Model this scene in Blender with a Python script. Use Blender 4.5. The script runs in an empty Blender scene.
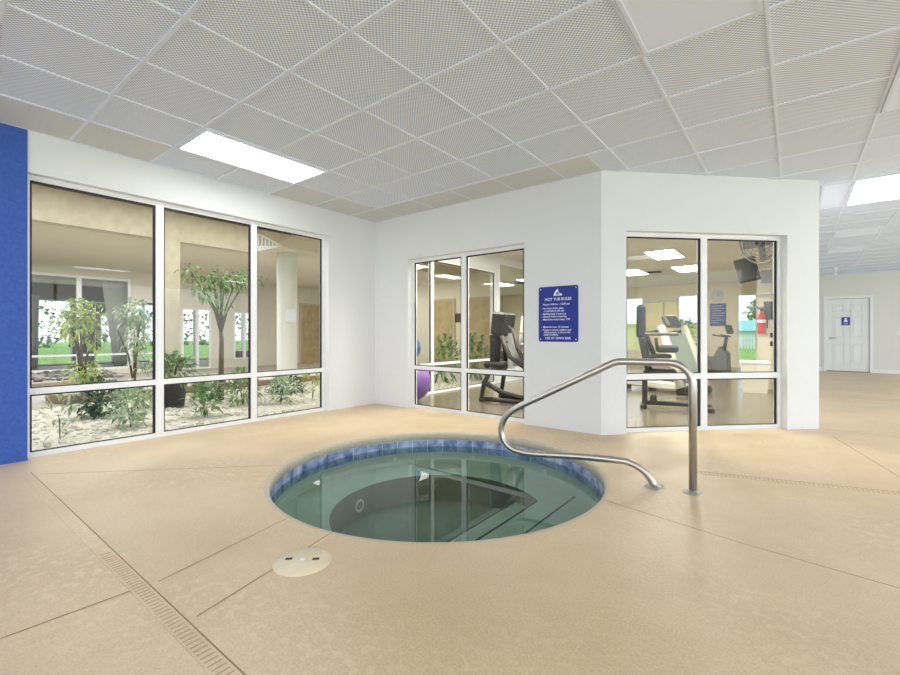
import bpy, math, random
from math import sin, cos, pi, radians, sqrt, atan2
from mathutils import Vector, Matrix
random.seed(7)

# ------------------------------------------------------------------ camera, sky, lights, exposure
SC = bpy.context.scene
COL = SC.collection
YAW = radians(38.0039); FPX = 441.1; CAMH = 1.0291; HC = 2.708
cam_d = bpy.data.cameras.new('camera'); cam = bpy.data.objects.new('camera', cam_d); COL.objects.link(cam)
cam_d.sensor_width = 36.0; cam_d.lens = FPX / 900 * 36.0
cam_d.shift_y = -(337.5 - 334.677) / 900; cam_d.clip_start = 0.05; cam_d.clip_end = 300
cam.location = (0, 0, CAMH); cam.rotation_euler = (pi / 2, 0, YAW)
SC.camera = cam
SC.view_settings.view_transform = 'Standard'
try: SC.view_settings.look = 'None'
except Exception: pass
SC.view_settings.gamma = 1.0
SC.view_settings.use_curve_mapping = False
SC.view_settings.exposure = 0.02
SC.cycles.use_denoising = True
SC.cycles.max_bounces = 12; SC.cycles.transparent_max_bounces = 24; SC.cycles.diffuse_bounces = 5
SC.cycles.sample_clamp_indirect = 6.0

world = bpy.data.worlds.new('overcast_sky'); SC.world = world; world.use_nodes = True
nt = world.node_tree; bg = nt.nodes['Background']
tc = nt.nodes.new('ShaderNodeTexCoord'); nz = nt.nodes.new('ShaderNodeTexNoise'); nz.inputs['Scale'].default_value = 3.5
nz.inputs['Detail'].default_value = 6
cr = nt.nodes.new('ShaderNodeValToRGB'); cr.color_ramp.elements[0].position = .4; cr.color_ramp.elements[1].position = .62
cr.color_ramp.elements[0].color = (.62, .76, .95, 1); cr.color_ramp.elements[1].color = (1, 1, 1, 1)
nt.links.new(tc.outputs['Generated'], nz.inputs['Vector']); nt.links.new(nz.outputs['Fac'], cr.inputs['Fac'])
nt.links.new(cr.outputs['Color'], bg.inputs['Color']); bg.inputs['Strength'].default_value = 1.7

def area(name, loc, rot, sx, sy, power, color=(1, 1, 1)):
    d = bpy.data.lights.new(name, 'AREA'); d.shape = 'RECTANGLE'; d.size = sx; d.size_y = sy
    d.energy = power; d.color = color
    o = bpy.data.objects.new(name, d); o.location = loc; o.rotation_euler = rot; COL.objects.link(o); return o
# daylight coming in at the hall's window walls (behind and to the right of the camera)
DAY = (.88, .93, 1.06)
area('daylight_right_window', (6.35, 5.6, 1.42), (0, pi / 2, 0), 2.5, 20.5, 420, DAY)
area('daylight_back_window', (0.6, -5.35, 1.42), (pi / 2, 0, 0), 10.6, 2.5, 230, DAY)
# added lamps under the closed ceilings brighten the atrium, its walk and the lobby
area('atrium_fill_light', (-6.2, 1.4, 2.93), (0, 0, 0), 1.9, 6.0, 110, (.95, .97, 1.0))
area('atrium_walk_fill', (-10.8, 1.6, 2.70), (0, 0, 0), 3.2, 7.0, 290, (.95, .97, 1.0))
area('atrium_end_fill', (-9.6, 8.6, 2.70), (0, 0, 0), 3.0, 3.0, 90, (.95, .97, 1.0))
area('lobby_fill_light', (-16.6, 3.6, 2.70), (0, 0, 0), 3.0, 11.0, 25, DAY)

# ------------------------------------------------------------------ materials
def lin(c):
    return tuple(((v / 255) / 12.92 if v / 255 <= .04045 else ((v / 255 + .055) / 1.055) ** 2.4) for v in c)
MATS = {}
def mat(name, rgb, rough=.6, metal=0., var=0., vscale=6., bump=0., bscale=80., spec=.5, detail=4., rgb2=None, emit=0.):
    if name in MATS: return MATS[name]
    m = bpy.data.materials.new(name); m.use_nodes = True; MATS[name] = m
    n = m.node_tree.nodes; l = m.node_tree.links; p = n['Principled BSDF']
    c = lin(rgb); p.inputs['Base Color'].default_value = (*c, 1); p.inputs['Roughness'].default_value = rough
    p.inputs['Metallic'].default_value = metal; p.inputs['Specular IOR Level'].default_value = spec
    t = n.new('ShaderNodeTexCoord')
    if var > 0 or rgb2:
        z = n.new('ShaderNodeTexNoise'); z.inputs['Scale'].default_value = vscale; z.inputs['Detail'].default_value = detail
        r = n.new('ShaderNodeValToRGB'); r.color_ramp.elements[0].position = .32; r.color_ramp.elements[1].position = .68
        c2 = lin(rgb2) if rgb2 else tuple(min(1, v * (1 + var)) for v in c)
        c1 = c if rgb2 else tuple(v * (1 - var) for v in c)
        r.color_ramp.elements[0].color = (*c1, 1); r.color_ramp.elements[1].color = (*c2, 1)
        l.new(t.outputs['Object'], z.inputs['Vector']); l.new(z.outputs['Fac'], r.inputs['Fac']); l.new(r.outputs['Color'], p.inputs['Base Color'])
    if bump > 0:
        z = n.new('ShaderNodeTexNoise'); z.inputs['Scale'].default_value = bscale; z.inputs['Detail'].default_value = 3
        b = n.new('ShaderNodeBump'); b.inputs['Strength'].default_value = bump; b.inputs['Distance'].default_value = .01
        l.new(t.outputs['Object'], z.inputs['Vector']); l.new(z.outputs['Fac'], b.inputs['Height']); l.new(b.outputs['Normal'], p.inputs['Normal'])
    if emit > 0:
        p.inputs['Emission Color'].default_value = (*c, 1); p.inputs['Emission Strength'].default_value = emit
    return m

def clear_mat(name, tint, ior, rough=0., refl=1.0):
    m = bpy.data.materials.new(name); m.use_nodes = True; n = m.node_tree.nodes; l = m.node_tree.links
    n.remove(n['Principled BSDF']); out = n['Material Output']
    tr = n.new('ShaderNodeBsdfTransparent'); tr.inputs['Color'].default_value = (*tint, 1)
    gl = n.new('ShaderNodeBsdfGlossy'); gl.inputs['Roughness'].default_value = rough; gl.inputs['Color'].default_value = (1, 1, 1, 1)
    fr = n.new('ShaderNodeFresnel'); fr.inputs['IOR'].default_value = ior
    ge = n.new('ShaderNodeNewGeometry'); s = n.new('ShaderNodeMath'); s.operation = 'SUBTRACT'; s.inputs[0].default_value = refl
    mu = n.new('ShaderNodeMath'); mu.operation = 'MULTIPLY'; mu.use_clamp = True; mx = n.new('ShaderNodeMixShader')
    l.new(ge.outputs['Backfacing'], s.inputs[1]); l.new(fr.outputs['Fac'], mu.inputs[0]); l.new(s.outputs[0], mu.inputs[1])
    l.new(mu.outputs[0], mx.inputs['Fac']); l.new(tr.outputs[0], mx.inputs[1]); l.new(gl.outputs[0], mx.inputs[2])
    l.new(mx.outputs[0], out.inputs['Surface'])
    return m
M_GLASS = clear_mat('window_glass', (.975, .985, .97), 1.5, 0., .62)
M_WATER = clear_mat('pool_water', (.43, .56, .52), 1.38, .004)

M_WALL = mat('painted_stucco_wall', (226, 227, 228), .75, bump=.28, bscale=55, spec=.3)
M_BLUE = mat('blue_stucco', (58, 92, 172), .6, var=.12, vscale=40, bump=.35, bscale=70, spec=.3)
M_BEIGE = mat('beige_plaster', (206, 194, 166), .8, bump=.2, bscale=30)
M_STUCCO = mat('beige_stucco_beam', (206, 195, 170), .85, var=.08, vscale=9, bump=.5, bscale=26)
M_FRAME = mat('white_window_frame', (238, 239, 240), .4)
M_GASK = mat('black_gasket', (28, 30, 33), .6)
M_WHITE = mat('white_paint', (236, 237, 236), .45)
M_TEE = mat('ceiling_tee_white', (224, 229, 242), .6)
M_STEEL = mat('brushed_stainless_steel', (188, 183, 178), .33, metal=1.0)
M_BLACK = mat('black_vinyl', (24, 24, 25), .45, var=.1)
M_DARK = mat('dark_steel', (40, 35, 32), .4, metal=.3)
M_GREY = mat('grey_plastic', (150, 150, 148), .5)
M_LIGHTGREY = mat('pale_grey_steel', (205, 205, 200), .4)
M_SIGN = mat('sign_blue', (22, 44, 142), .4)
M_LETTER = mat('sign_white', (232, 236, 244), .5)
M_LIT = mat('lit_lens', (250, 249, 252), .5, emit=11.0)
M_UNLIT = mat('unlit_lens', (230, 238, 255), .35)
M_LITG = mat('lit_gym_lens', (255, 250, 240), .5, emit=32.0)
M_GROUT = mat('joint_dark', (150, 124, 92), .8)

def ceiling_mat():
    m = bpy.data.materials.new('eggcrate_ceiling_tile'); m.use_nodes = True; n = m.node_tree.nodes; l = m.node_tree.links; p = n['Principled BSDF']
    t = n.new('ShaderNodeTexCoord'); sx = n.new('ShaderNodeSeparateXYZ'); l.new(t.outputs['Object'], sx.inputs[0])
    outs = []
    for ax in ('X', 'Y'):
        a = n.new('ShaderNodeMath'); a.operation = 'MULTIPLY'; a.inputs[1].default_value = 2 * pi / .0254
        b = n.new('ShaderNodeMath'); b.operation = 'SINE'; l.new(sx.outputs[ax], a.inputs[0]); l.new(a.outputs[0], b.inputs[0]); outs.append(b)
    mu = n.new('ShaderNodeMath'); mu.operation = 'MULTIPLY'; l.new(outs[0].outputs[0], mu.inputs[0]); l.new(outs[1].outputs[0], mu.inputs[1])
    r = n.new('ShaderNodeValToRGB'); r.color_ramp.elements[0].position = .40; r.color_ramp.elements[1].position = .62
    ad = n.new('ShaderNodeMath'); ad.operation = 'MULTIPLY_ADD'; ad.inputs[1].default_value = .5; ad.inputs[2].default_value = .5
    l.new(mu.outputs[0], ad.inputs[0]); l.new(ad.outputs[0], r.inputs['Fac'])
    r.color_ramp.elements[0].color = (*lin((184, 193, 218)), 1); r.color_ramp.elements[1].color = (*lin((243, 248, 255)), 1)
    l.new(r.outputs['Color'], p.inputs['Base Color']); p.inputs['Roughness'].default_value = .8; p.inputs['Specular IOR Level'].default_value = .2
    return m
M_TILE = ceiling_mat()

def floor_mat():
    m = bpy.data.materials.new('tan_coated_concrete'); m.use_nodes = True; n = m.node_tree.nodes; l = m.node_tree.links; p = n['Principled BSDF']
    t = n.new('ShaderNodeTexCoord')
    z = n.new('ShaderNodeTexNoise'); z.inputs['Scale'].default_value = 1.1; z.inputs['Detail'].default_value = 5; z.inputs['Roughness'].default_value = .6
    r = n.new('ShaderNodeValToRGB'); r.color_ramp.elements[0].position = .35; r.color_ramp.elements[1].position = .68
    r.color_ramp.elements[0].color = (*lin((195, 172, 138)), 1); r.color_ramp.elements[1].color = (*lin((212, 190, 156)), 1)
    z2 = n.new('ShaderNodeTexNoise'); z2.inputs['Scale'].default_value = 120; z2.inputs['Detail'].default_value = 3
    mx = n.new('ShaderNodeMix'); mx.data_type = 'RGBA'; mx.blend_type = 'OVERLAY'; mx.inputs['Factor'].default_value = .30
    l.new(t.outputs['Object'], z.inputs['Vector']); l.new(t.outputs['Object'], z2.inputs['Vector']); l.new(z.outputs['Fac'], r.inputs['Fac'])
    l.new(r.outputs['Color'], mx.inputs['A']); l.new(z2.outputs['Color'], mx.inputs['B'])
    bw = n.new('ShaderNodeRGBToBW'); l.new(z2.outputs['Fac'], bw.inputs['Color']); l.new(bw.outputs[0], mx.inputs['B'])
    z4 = n.new('ShaderNodeTexNoise'); z4.inputs['Scale'].default_value = 24; z4.inputs['Detail'].default_value = 3
    r4 = n.new('ShaderNodeValToRGB'); r4.color_ramp.elements[0].position = .52; r4.color_ramp.elements[1].position = .60
    z5 = n.new('ShaderNodeTexNoise'); z5.inputs['Scale'].default_value = .9; z5.inputs['Detail'].default_value = 2
    r5 = n.new('ShaderNodeValToRGB'); r5.color_ramp.elements[0].position = .44; r5.color_ramp.elements[1].position = .62
    m4 = n.new('ShaderNodeMath'); m4.operation = 'MULTIPLY'; m5 = n.new('ShaderNodeMath'); m5.operation = 'MULTIPLY'; m5.inputs[1].default_value = .48
    mz = n.new('ShaderNodeMix'); mz.data_type = 'RGBA'; mz.inputs['B'].default_value = (*lin((218, 200, 168)), 1)
    for q in (z4, z5): l.new(t.outputs['Object'], q.inputs['Vector'])
    l.new(z4.outputs['Fac'], r4.inputs['Fac']); l.new(z5.outputs['Fac'], r5.inputs['Fac']); l.new(r4.outputs['Color'], m4.inputs[0]); l.new(r5.outputs['Color'], m4.inputs[1])
    l.new(m4.outputs[0], m5.inputs[0]); l.new(m5.outputs[0], mz.inputs['Factor']); l.new(mx.outputs['Result'], mz.inputs['A']); l.new(mz.outputs['Result'], p.inputs['Base Color'])
    z3 = n.new('ShaderNodeTexNoise'); z3.inputs['Scale'].default_value = 34; z3.inputs['Detail'].default_value = 4
    b = n.new('ShaderNodeBump'); b.inputs['Strength'].default_value = .35; b.inputs['Distance'].default_value = .006
    l.new(t.outputs['Object'], z3.inputs['Vector']); l.new(z3.outputs['Fac'], b.inputs['Height']); l.new(b.outputs['Normal'], p.inputs['Normal'])
    p.inputs['Roughness'].default_value = .42; p.inputs['Specular IOR Level'].default_value = .45
    return m
M_FLOOR = floor_mat()
M_COPE = mat('grey_tan_coping', (190, 180, 160), .6, var=.06, vscale=20, bump=.15, bscale=60)
M_PLASTER = mat('pool_plaster', (206, 214, 206), .7, var=.05, vscale=8)
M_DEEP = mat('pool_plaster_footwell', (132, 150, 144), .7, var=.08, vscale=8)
M_NOSE = mat('dark_step_tile', (46, 62, 66), .4)

def tile_mat():
    m = mat('blue_pool_tile', (74, 98, 150), .25, rgb2=(176, 190, 218), vscale=11, detail=6)
    return m
M_BTILE = tile_mat()
M_TGROUT = mat('pale_tile_grout', (196, 206, 222), .6)

def leafmat(name, a, b): return mat(name, a, .45, rgb2=b, vscale=14)
M_LEAF = leafmat('green_leaves', (72, 116, 66), (150, 182, 112))
M_LEAFY = leafmat('yellow_green_leaves', (124, 158, 60), (208, 216, 124))
M_LEAFV = leafmat('variegated_leaves', (104, 146, 106), (220, 228, 190))
M_LEAFD = leafmat('dark_leaves', (34, 78, 52), (78, 124, 84))
M_STEM = mat('brown_stem', (92, 76, 56), .8, var=.2, vscale=30)

# ------------------------------------------------------------------ mesh helpers
class MB:
    def __init__(s): s.v = []; s.f = []; s.sm = []
    def add(s, vs, fs, smooth=False):
        o = len(s.v); s.v += [tuple(v) for v in vs]; s.f += [tuple(i + o for i in f) for f in fs]; s.sm += [smooth] * len(fs); return s
    def box(s, a, b, M=None, bev=0.):
        x0, y0, z0 = (min(a[i], b[i]) for i in range(3)); x1, y1, z1 = (max(a[i], b[i]) for i in range(3))
        if bev > 0:
            bev = min(bev, (x1 - x0) * .45, (y1 - y0) * .45, (z1 - z0) * .45)
            vs = []; idx = {}
            for i, x in enumerate((x0, x1)):
                for j, y in enumerate((y0, y1)):
                    for k, z in enumerate((z0, z1)):
                        sx, sy, sz = (1 if i == 0 else -1), (1 if j == 0 else -1), (1 if k == 0 else -1)
                        idx[i, j, k] = len(vs)
                        vs += [(x, y + sy * bev, z + sz * bev), (x + sx * bev, y, z + sz * bev), (x + sx * bev, y + sy * bev, z)]
            fs = []
            for i in (0, 1):
                q = [idx[i, 0, 0], idx[i, 1, 0], idx[i, 1, 1], idx[i, 0, 1]]; fs.append(q if i else q[::-1])
                q = [idx[0, i, 0] + 1, idx[0, i, 1] + 1, idx[1, i, 1] + 1, idx[1, i, 0] + 1]; fs.append(q if i else q[::-1])
                q = [idx[0, 0, i] + 2, idx[1, 0, i] + 2, idx[1, 1, i] + 2, idx[0, 1, i] + 2]; fs.append(q if i else q[::-1])
            for a_ in (0, 1):
                for b_ in (0, 1):
                    e = [(idx[0, a_, b_], 1, 2), (idx[1, a_, b_], 1, 2)]
                    q = [idx[0, a_, b_] + 1, idx[1, a_, b_] + 1, idx[1, a_, b_] + 2, idx[0, a_, b_] + 2]; fs.append(q if (a_ ^ b_) else q[::-1])
                    q = [idx[a_, 0, b_] + 2, idx[a_, 1, b_] + 2, idx[a_, 1, b_], idx[a_, 0, b_]]; fs.append(q if (a_ ^ b_) else q[::-1])
                    q = [idx[a_, b_, 0], idx[a_, b_, 1], idx[a_, b_, 1] + 1, idx[a_, b_, 0] + 1]; fs.append(q if (a_ ^ b_) else q[::-1])
            for i in (0, 1):
                for j in (0, 1):
                    for k in (0, 1):
                        q = [idx[i, j, k], idx[i, j, k] + 1, idx[i, j, k] + 2]; fs.append(q if (i + j + k) % 2 else q[::-1])
        else:
            vs = [(x0, y0, z0), (x1, y0, z0), (x1, y1, z0), (x0, y1, z0), (x0, y0, z1), (x1, y0, z1), (x1, y1, z1), (x0, y1, z1)]
            fs = [(0, 3, 2, 1), (4, 5, 6, 7), (0, 1, 5, 4), (1, 2, 6, 5), (2, 3, 7, 6), (3, 0, 4, 7)]
        if M is not None: vs = [tuple(M @ Vector(v)) for v in vs]
        return s.add(vs, fs)
    def prism(s, pts, z0, z1):
        n = len(pts); a = sum(pts[i][0] * pts[(i + 1) % n][1] - pts[(i + 1) % n][0] * pts[i][1] for i in range(n))
        if a < 0: pts = pts[::-1]
        vs = [(x, y, z0) for x, y in pts] + [(x, y, z1) for x, y in pts]
        fs = [tuple(range(n))[::-1], tuple(range(n, 2 * n))] + [(i, (i + 1) % n, n + (i + 1) % n, n + i) for i in range(n)]
        return s.add(vs, fs)
    def xprism(s, pts, axis, a0, a1):
        """outline pts in the plane across `axis` ('x': (y,z), 'y': (x,z)), extruded a0..a1"""
        n = len(pts)
        mk = (lambda p, a: (a, p[0], p[1])) if axis == 'x' else (lambda p, a: (p[0], a, p[1]))
        vs = [mk(p, a0) for p in pts] + [mk(p, a1) for p in pts]
        fs = [tuple(range(n)), tuple(range(n, 2 * n))[::-1]] + [(i, n + i, n + (i + 1) % n, (i + 1) % n) for i in range(n)]
        ar = sum(pts[i][0] * pts[(i + 1) % n][1] - pts[(i + 1) % n][0] * pts[i][1] for i in range(n))
        flip = (ar > 0) if axis == 'x' else (ar < 0)
        if a1 < a0: flip = not flip
        if flip: fs = [f[::-1] for f in fs]
        return s.add(vs, fs)
    def tube(s, path, r, seg=12, caps=True, closed=False):
        P = [Vector(p) for p in path]; n = len(P); rs = r if isinstance(r, (list, tuple)) else [r] * n
        vs = []; up = None
        for i, p in enumerate(P):
            if closed: t = (P[(i + 1) % n] - P[i - 1])
            else: t = P[min(i + 1, n - 1)] - P[max(i - 1, 0)]
            t.normalize()
            if up is None:
                up = Vector((0, 0, 1)) if abs(t.z) < .9 else Vector((1, 0, 0))
            u = (up - t * up.dot(t)).normalized(); up = u; w = t.cross(u)
            for k in range(seg):
                a = 2 * pi * k / seg; vs.append(p + (u * cos(a) + w * sin(a)) * rs[i])
        fs = []
        for i in range(n if closed else n - 1):
            for k in range(seg):
                i2 = (i + 1) % n
                fs.append((i * seg + k, i * seg + (k + 1) % seg, i2 * seg + (k + 1) % seg, i2 * seg + k))
        s.add(vs, fs, True)
        if caps and not closed:
            o = len(s.v) - len(vs); s.f += [tuple(o + k for k in range(seg))[::-1], tuple(o + (n - 1) * seg + k for k in range(seg))]; s.sm += [False, False]
        return s
    def cyl(s, a, b, r, r2=None, seg=24):
        return s.tube([a, b], [r, r if r2 is None else r2], seg)
    def lathe(s, prof, seg=32, c=(0, 0, 0), a0=0., a1=2 * pi, smooth=True):
        full = abs(a1 - a0 - 2 * pi) < 1e-6; m = seg if full else seg + 1; n = len(prof)
        vs = []
        for j in range(m):
            a = a0 + (a1 - a0) * j / seg
            for (r, z) in prof: vs.append((c[0] + r * cos(a), c[1] + r * sin(a), c[2] + z))
        fs = []
        for j in range(seg):
            j2 = (j + 1) % m
            for i in range(n - 1): fs.append((j * n + i, j2 * n + i, j2 * n + i + 1, j * n + i + 1))
        return s.add(vs, fs, smooth)
    def sphere(s, c, r, seg=32, ring=18, sc=(1, 1, 1)):
        vs = [(c[0], c[1], c[2] - r * sc[2])]; fs = []
        for i in range(1, ring):
            a = -pi / 2 + pi * i / ring
            for k in range(seg):
                b = 2 * pi * k / seg; vs.append((c[0] + r * sc[0] * cos(a) * cos(b), c[1] + r * sc[1] * cos(a) * sin(b), c[2] + r * sc[2] * sin(a)))
        vs.append((c[0], c[1], c[2] + r * sc[2])); T = len(vs) - 1
        for k in range(seg):
            fs.append((0, 1 + (k + 1) % seg, 1 + k)); o = 1 + (ring - 2) * seg; fs.append((T, o + k, o + (k + 1) % seg))
            for i in range(ring - 2):
                o = 1 + i * seg; fs.append((o + k, o + (k + 1) % seg, o + seg + (k + 1) % seg, o + seg + k))
        return s.add(vs, fs, True)
    def leaf(s, p, d, L, W, droop=.3):
        p = Vector(p); d = Vector(d).normalized(); side = d.cross(Vector((0, 0, 1)))
        if side.length < .1: side = Vector((1, 0, 0))
        side.normalize(); up = side.cross(d)
        m = p + d * L * .45 + up * L * .06; t = p + d * L - Vector((0, 0, 1)) * L * droop
        s.add([p, m + side * W * .5 + up * W * .12, t, m - side * W * .5 + up * W * .12, m], [(0, 4, 1), (1, 4, 2), (2, 4, 3), (3, 4, 0)], False)
        return s
    def build(s, name, m, parent=None, loc=None, rz=0.):
        me = bpy.data.meshes.new(name); me.from_pydata(s.v, [], s.f); me.update()
        me.polygons.foreach_set('use_smooth', s.sm); me.materials.append(m)
        o = bpy.data.objects.new(name, me); COL.objects.link(o)
        if parent is not None: o.parent = parent
        if loc is not None: o.location = loc; o.rotation_euler = (0, 0, rz)
        return o

def thing(name, label, cat, loc=(0, 0, 0), rz=0., group=None):
    o = bpy.data.objects.new(name, None); COL.objects.link(o); o.empty_display_size = .1
    o.location = loc; o.rotation_euler = (0, 0, rz); o['label'] = label; o['category'] = cat
    if group: o['group'] = group
    return o
def tag(o, label, cat, group=None, kind=None):
    o['label'] = label; o['category'] = cat
    if group: o['group'] = group
    if kind: o['kind'] = kind
    return o
def struct(o, label=None):
    o['kind'] = 'structure'
    if label: o['label'] = label
    return o
def copy_tree(o, parent=None):
    c = o.copy(); COL.objects.link(c)
    if parent is not None: c.parent = parent
    for ch in list(o.children): copy_tree(ch, c)
    return c
def fillet(pts, rad, n=8):
    """polyline with rounded corners"""
    P = [Vector(p) for p in pts]; out = [P[0]]
    for i in range(1, len(P) - 1):
        r = rad[i - 1] if isinstance(rad, (list, tuple)) else rad
        a = (P[i - 1] - P[i]).normalized(); b = (P[i + 1] - P[i]).normalized()
        th = a.angle(b); d = r / math.tan(th / 2); c = P[i] + (a + b).normalized() * (r / sin(th / 2))
        s_ = P[i] + a * d - c; e = P[i] + b * d - c; ang = s_.angle(e)
        for k in range(n + 1):
            t = k / n; out.append(c + (s_ * sin((1 - t) * ang) + e * sin(t * ang)) / sin(ang))
    out.append(P[-1]); return out

# ------------------------------------------------------------------ the room
X0, Y0, X1, CL = -4.9552, 4.5169, -1.5625, 2.5068
C45 = sqrt(.5); CX, CY = X1 + CL * C45, Y0 + CL * C45          # end of the angled wall
TH = .16; YF = 16.4; XR = 6.0; YB = -5.0
TUB = (-2.17, 2.635); RFLAT = 1.234; RTILE = 1.212

def wall_boxes(mb, s0, s1, z0, z1, ops, M, d0=0., d1=TH):
    """wall along local x from s0 to s1, thickness d0..d1 along local y, openings (a, b, za, zb)"""
    cur = s0
    for a, b, za, zb in sorted(ops):
        if a > cur: mb.box((cur, d0, z0), (a, d1, z1), M)
        if za > z0: mb.box((a, d0, z0), (b, d1, za), M)
        if zb < z1: mb.box((a, d0, zb), (b, d1, z1), M)
        cur = b
    if cur < s1: mb.box((cur, d0, z0), (s1, d1, z1), M)
def frameM(x, y, rz): return Matrix.Translation((x, y, 0)) @ Matrix.Rotation(rz, 4, 'Z')

# floor with the round opening of the tub
def make_floor():
    mb = MB(); n = 128; sq = 1.6; cx, cy = TUB
    inner = []; outer = []
    for k in range(n):
        a = 2 * pi * (k + .5) / n; inner.append((cx + RFLAT * cos(a), cy + RFLAT * sin(a), 0))
        m = max(abs(cos(a)), abs(sin(a))); outer.append((cx + sq * cos(a) / m, cy + sq * sin(a) / m, 0))
    mb.add(inner + outer, [(k, n + k, n + (k + 1) % n, (k + 1) % n) for k in range(n)])
    for k in range(4):                                           # square corners
        i = [n // 8 - 1, 3 * n // 8 - 1, 5 * n // 8 - 1, 7 * n // 8 - 1][k]
        sx, sy = [(1, 1), (-1, 1), (-1, -1), (1, -1)][k]
        mb.add([outer[i], (cx + sx * sq, cy + sy * sq, 0), outer[(i + 1) % n]], [(0, 1, 2)])
    def rect(x0, y0, x1, y1): mb.add([(x0, y0, 0), (x1, y0, 0), (x1, y1, 0), (x0, y1, 0)], [(0, 1, 2, 3)])
    rect(X0 - .1, YB, XR, cy - sq); rect(X0 - .1, cy + sq, XR, YF)
    rect(X0 - .1, cy - sq, cx - sq, cy + sq); rect(cx + sq, cy - sq, XR, cy + sq)
    o = mb.build('floor', M_FLOOR); struct(o); return o
floor = make_floor()

# saw-cut joints in the deck, a few millimetres wide
def joint(pts, w=.0055):
    mb = MB()
    for (ax, ay), (bx, by) in zip(pts, pts[1:]):
        d = Vector((bx - ax, by - ay)).normalized(); nx, ny = -d.y * w / 2, d.x * w / 2
        mb.add([(ax + nx, ay + ny, .001), (ax - nx, ay - ny, .001), (bx - nx, by - ny, .001), (bx + nx, by + ny, .001)], [(0, 1, 2, 3)])
    struct(mb.build('floor_joint', M_GROUT, floor))
joint([(-2.12, .2), (-2.10, .62)]); joint([(-2.09, .70), (-2.25, 1.43)]); joint([(-1.72, .70), (-1.90, 1.44)])
joint([(-4.39, .70), (-3.16, 1.95)]); joint([(-.97, 2.76), (-.2, 2.60), (.6, 2.50), (1.4, 2.44)])
joint([(1.6, .6), (.62, 4.4), (.3, 5.9)], .006)
joint([(.25, 6.3), (2.5, 6.1)], .006); joint([(.3, 10.8), (3.2, 10.5)], .006)

# ceiling
cmb = MB(); cmb.box((X0 - .1, YB, HC + .006), (XR, YF, HC + .1))
ceiling = struct(cmb.build('ceiling', M_TILE))
TS = .6096; GX, GY = -1.941, 1.5875
gmb = MB()
x = GX - TS * 4
while x < XR:
    if x > X0: gmb.box((x - .009, YB, HC - .002), (x + .009, YF, HC + .007))
    x += TS
y = GY - TS * 10
while y < YF:
    if y > YB: gmb.box((X0, y - .0125, HC - .003), (XR, y + .0125, HC + .007))
    y += TS
struct(gmb.build('ceiling_grid', M_TEE, ceiling))
bmb = MB()                                                      # plain cream border tiles along the walls
xb = GX - TS * 4
for a, b in (((X0, GY - TS * 3), (xb, GY - .0)), ((X0, GY + TS * 2), (xb, GY + TS * 4)), ((X0, GY + TS * 4), (X1 + .02, Y0))):
    bmb.box((*a, HC - .0008), (*b, HC + .006))
struct(bmb.build('ceiling_border_tile', mat('cream_border_tile', (206, 208, 208), .8, var=.03, vscale=60), ceiling))
emb = MB()                                                      # wall angle round the edge
for a, b in (((X0, YB), (X0 + .02, Y0)), ((X0, Y0 - .02), (X1, Y0)), ((CX - .0, CY), (CX + .02, YF)), ((CX, YF - .02), (XR, YF))):
    emb.box((*a, HC - .004), (*b, HC + .007))
struct(emb.build('ceiling_edge_angle', M_TEE, ceiling))

# walls with their window openings
W1 = (.70, 3.68, -.03, 2.365); GW = (4.93, 7.93, -.03, 2.37)
W2 = (X0 * -1 - 4.278, X0 * -1 - 2.45, -.03, 2.085)               # along the centre wall, from the corner
W3 = (.275, 2.122, -.03, 2.108)
ML = frameM(X0, 0, pi / 2); MC = frameM(X0, Y0, 0); MA = frameM(X1, Y0, pi / 4)
mb = MB(); wall_boxes(mb, .70, YF, -.05, 3.0, [W1, GW], ML); struct(mb.build('wall_left', M_WALL))
mb = MB(); mb.box((YB, -.012, -.05), (.715, TH, 3.0), ML); struct(mb.build('wall_left_pilaster', M_BLUE), 'royal blue painted wall section at the left of the long window')
mb = MB(); wall_boxes(mb, 0, X1 - X0, -.05, 3.0, [W2], MC); struct(mb.build('wall_center', M_WALL))
mb = MB(); wall_boxes(mb, 0, CL, -.05, 3.0, [W3], MA); struct(mb.build('wall_angled', M_WALL))
mb = MB(); mb.box((CX - TH, CY + .06, -.05), (CX, YF, 3.0)); struct(mb.build('wall_gym_right', M_WALL))
gcp = [(X0, Y0 + .05), (X1 - .02, Y0 + .05), (CX - .05, CY + .03), (CX - .05, YF), (X0, YF)]
struct(MB().prism(gcp, HC - .0012, HC + .003).build('ceiling_gym', mat('gym_ceiling_panel', (236, 230, 216), .8)))
DOOR = (.715, 1.60)
GF = [(-4.85, -4.2, .45, 2.35), (-3.1, -2.4, .45, 2.35), (-1.42, -.9, .06, 2.29)]   # far glazing of the gym
mb = MB(); wall_boxes(mb, 0, CX - .08 - X0, -.05, 3.0, [(a - X0, b - X0, c, d) for a, b, c, d in GF], frameM(X0, YF, 0)); struct(mb.build('wall_gym_far', mat('gym_cream_paint', (236, 224, 194), .75, bump=.15, bscale=55)))
mb = MB(); wall_boxes(mb, CX - .08 - X0, XR - X0, -.05, 3.0, [(DOOR[0] - X0, DOOR[1] - X0, -.05, 2.03)], frameM(X0, YF, 0))
struct(mb.build('wall_far', mat('far_wall_paint', (226, 223, 217), .75, bump=.2, bscale=55)))
RW = [(-4.6, 0.3, .15, 2.6), (.5, 5.3, .15, 2.6), (5.5, 10.5, .15, 2.6), (10.7, 15.9, .15, 2.6)]
mb = MB(); wall_boxes(mb, YB, YF, -.05, 3.0, RW, frameM(XR, 0, pi / 2), -TH, 0); struct(mb.build('wall_right', M_WALL))
BW = [(-4.6, -1.3, .15, 2.6), (-1.1, 2.2, .15, 2.6), (2.4, 5.7, .15, 2.6)]
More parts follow.
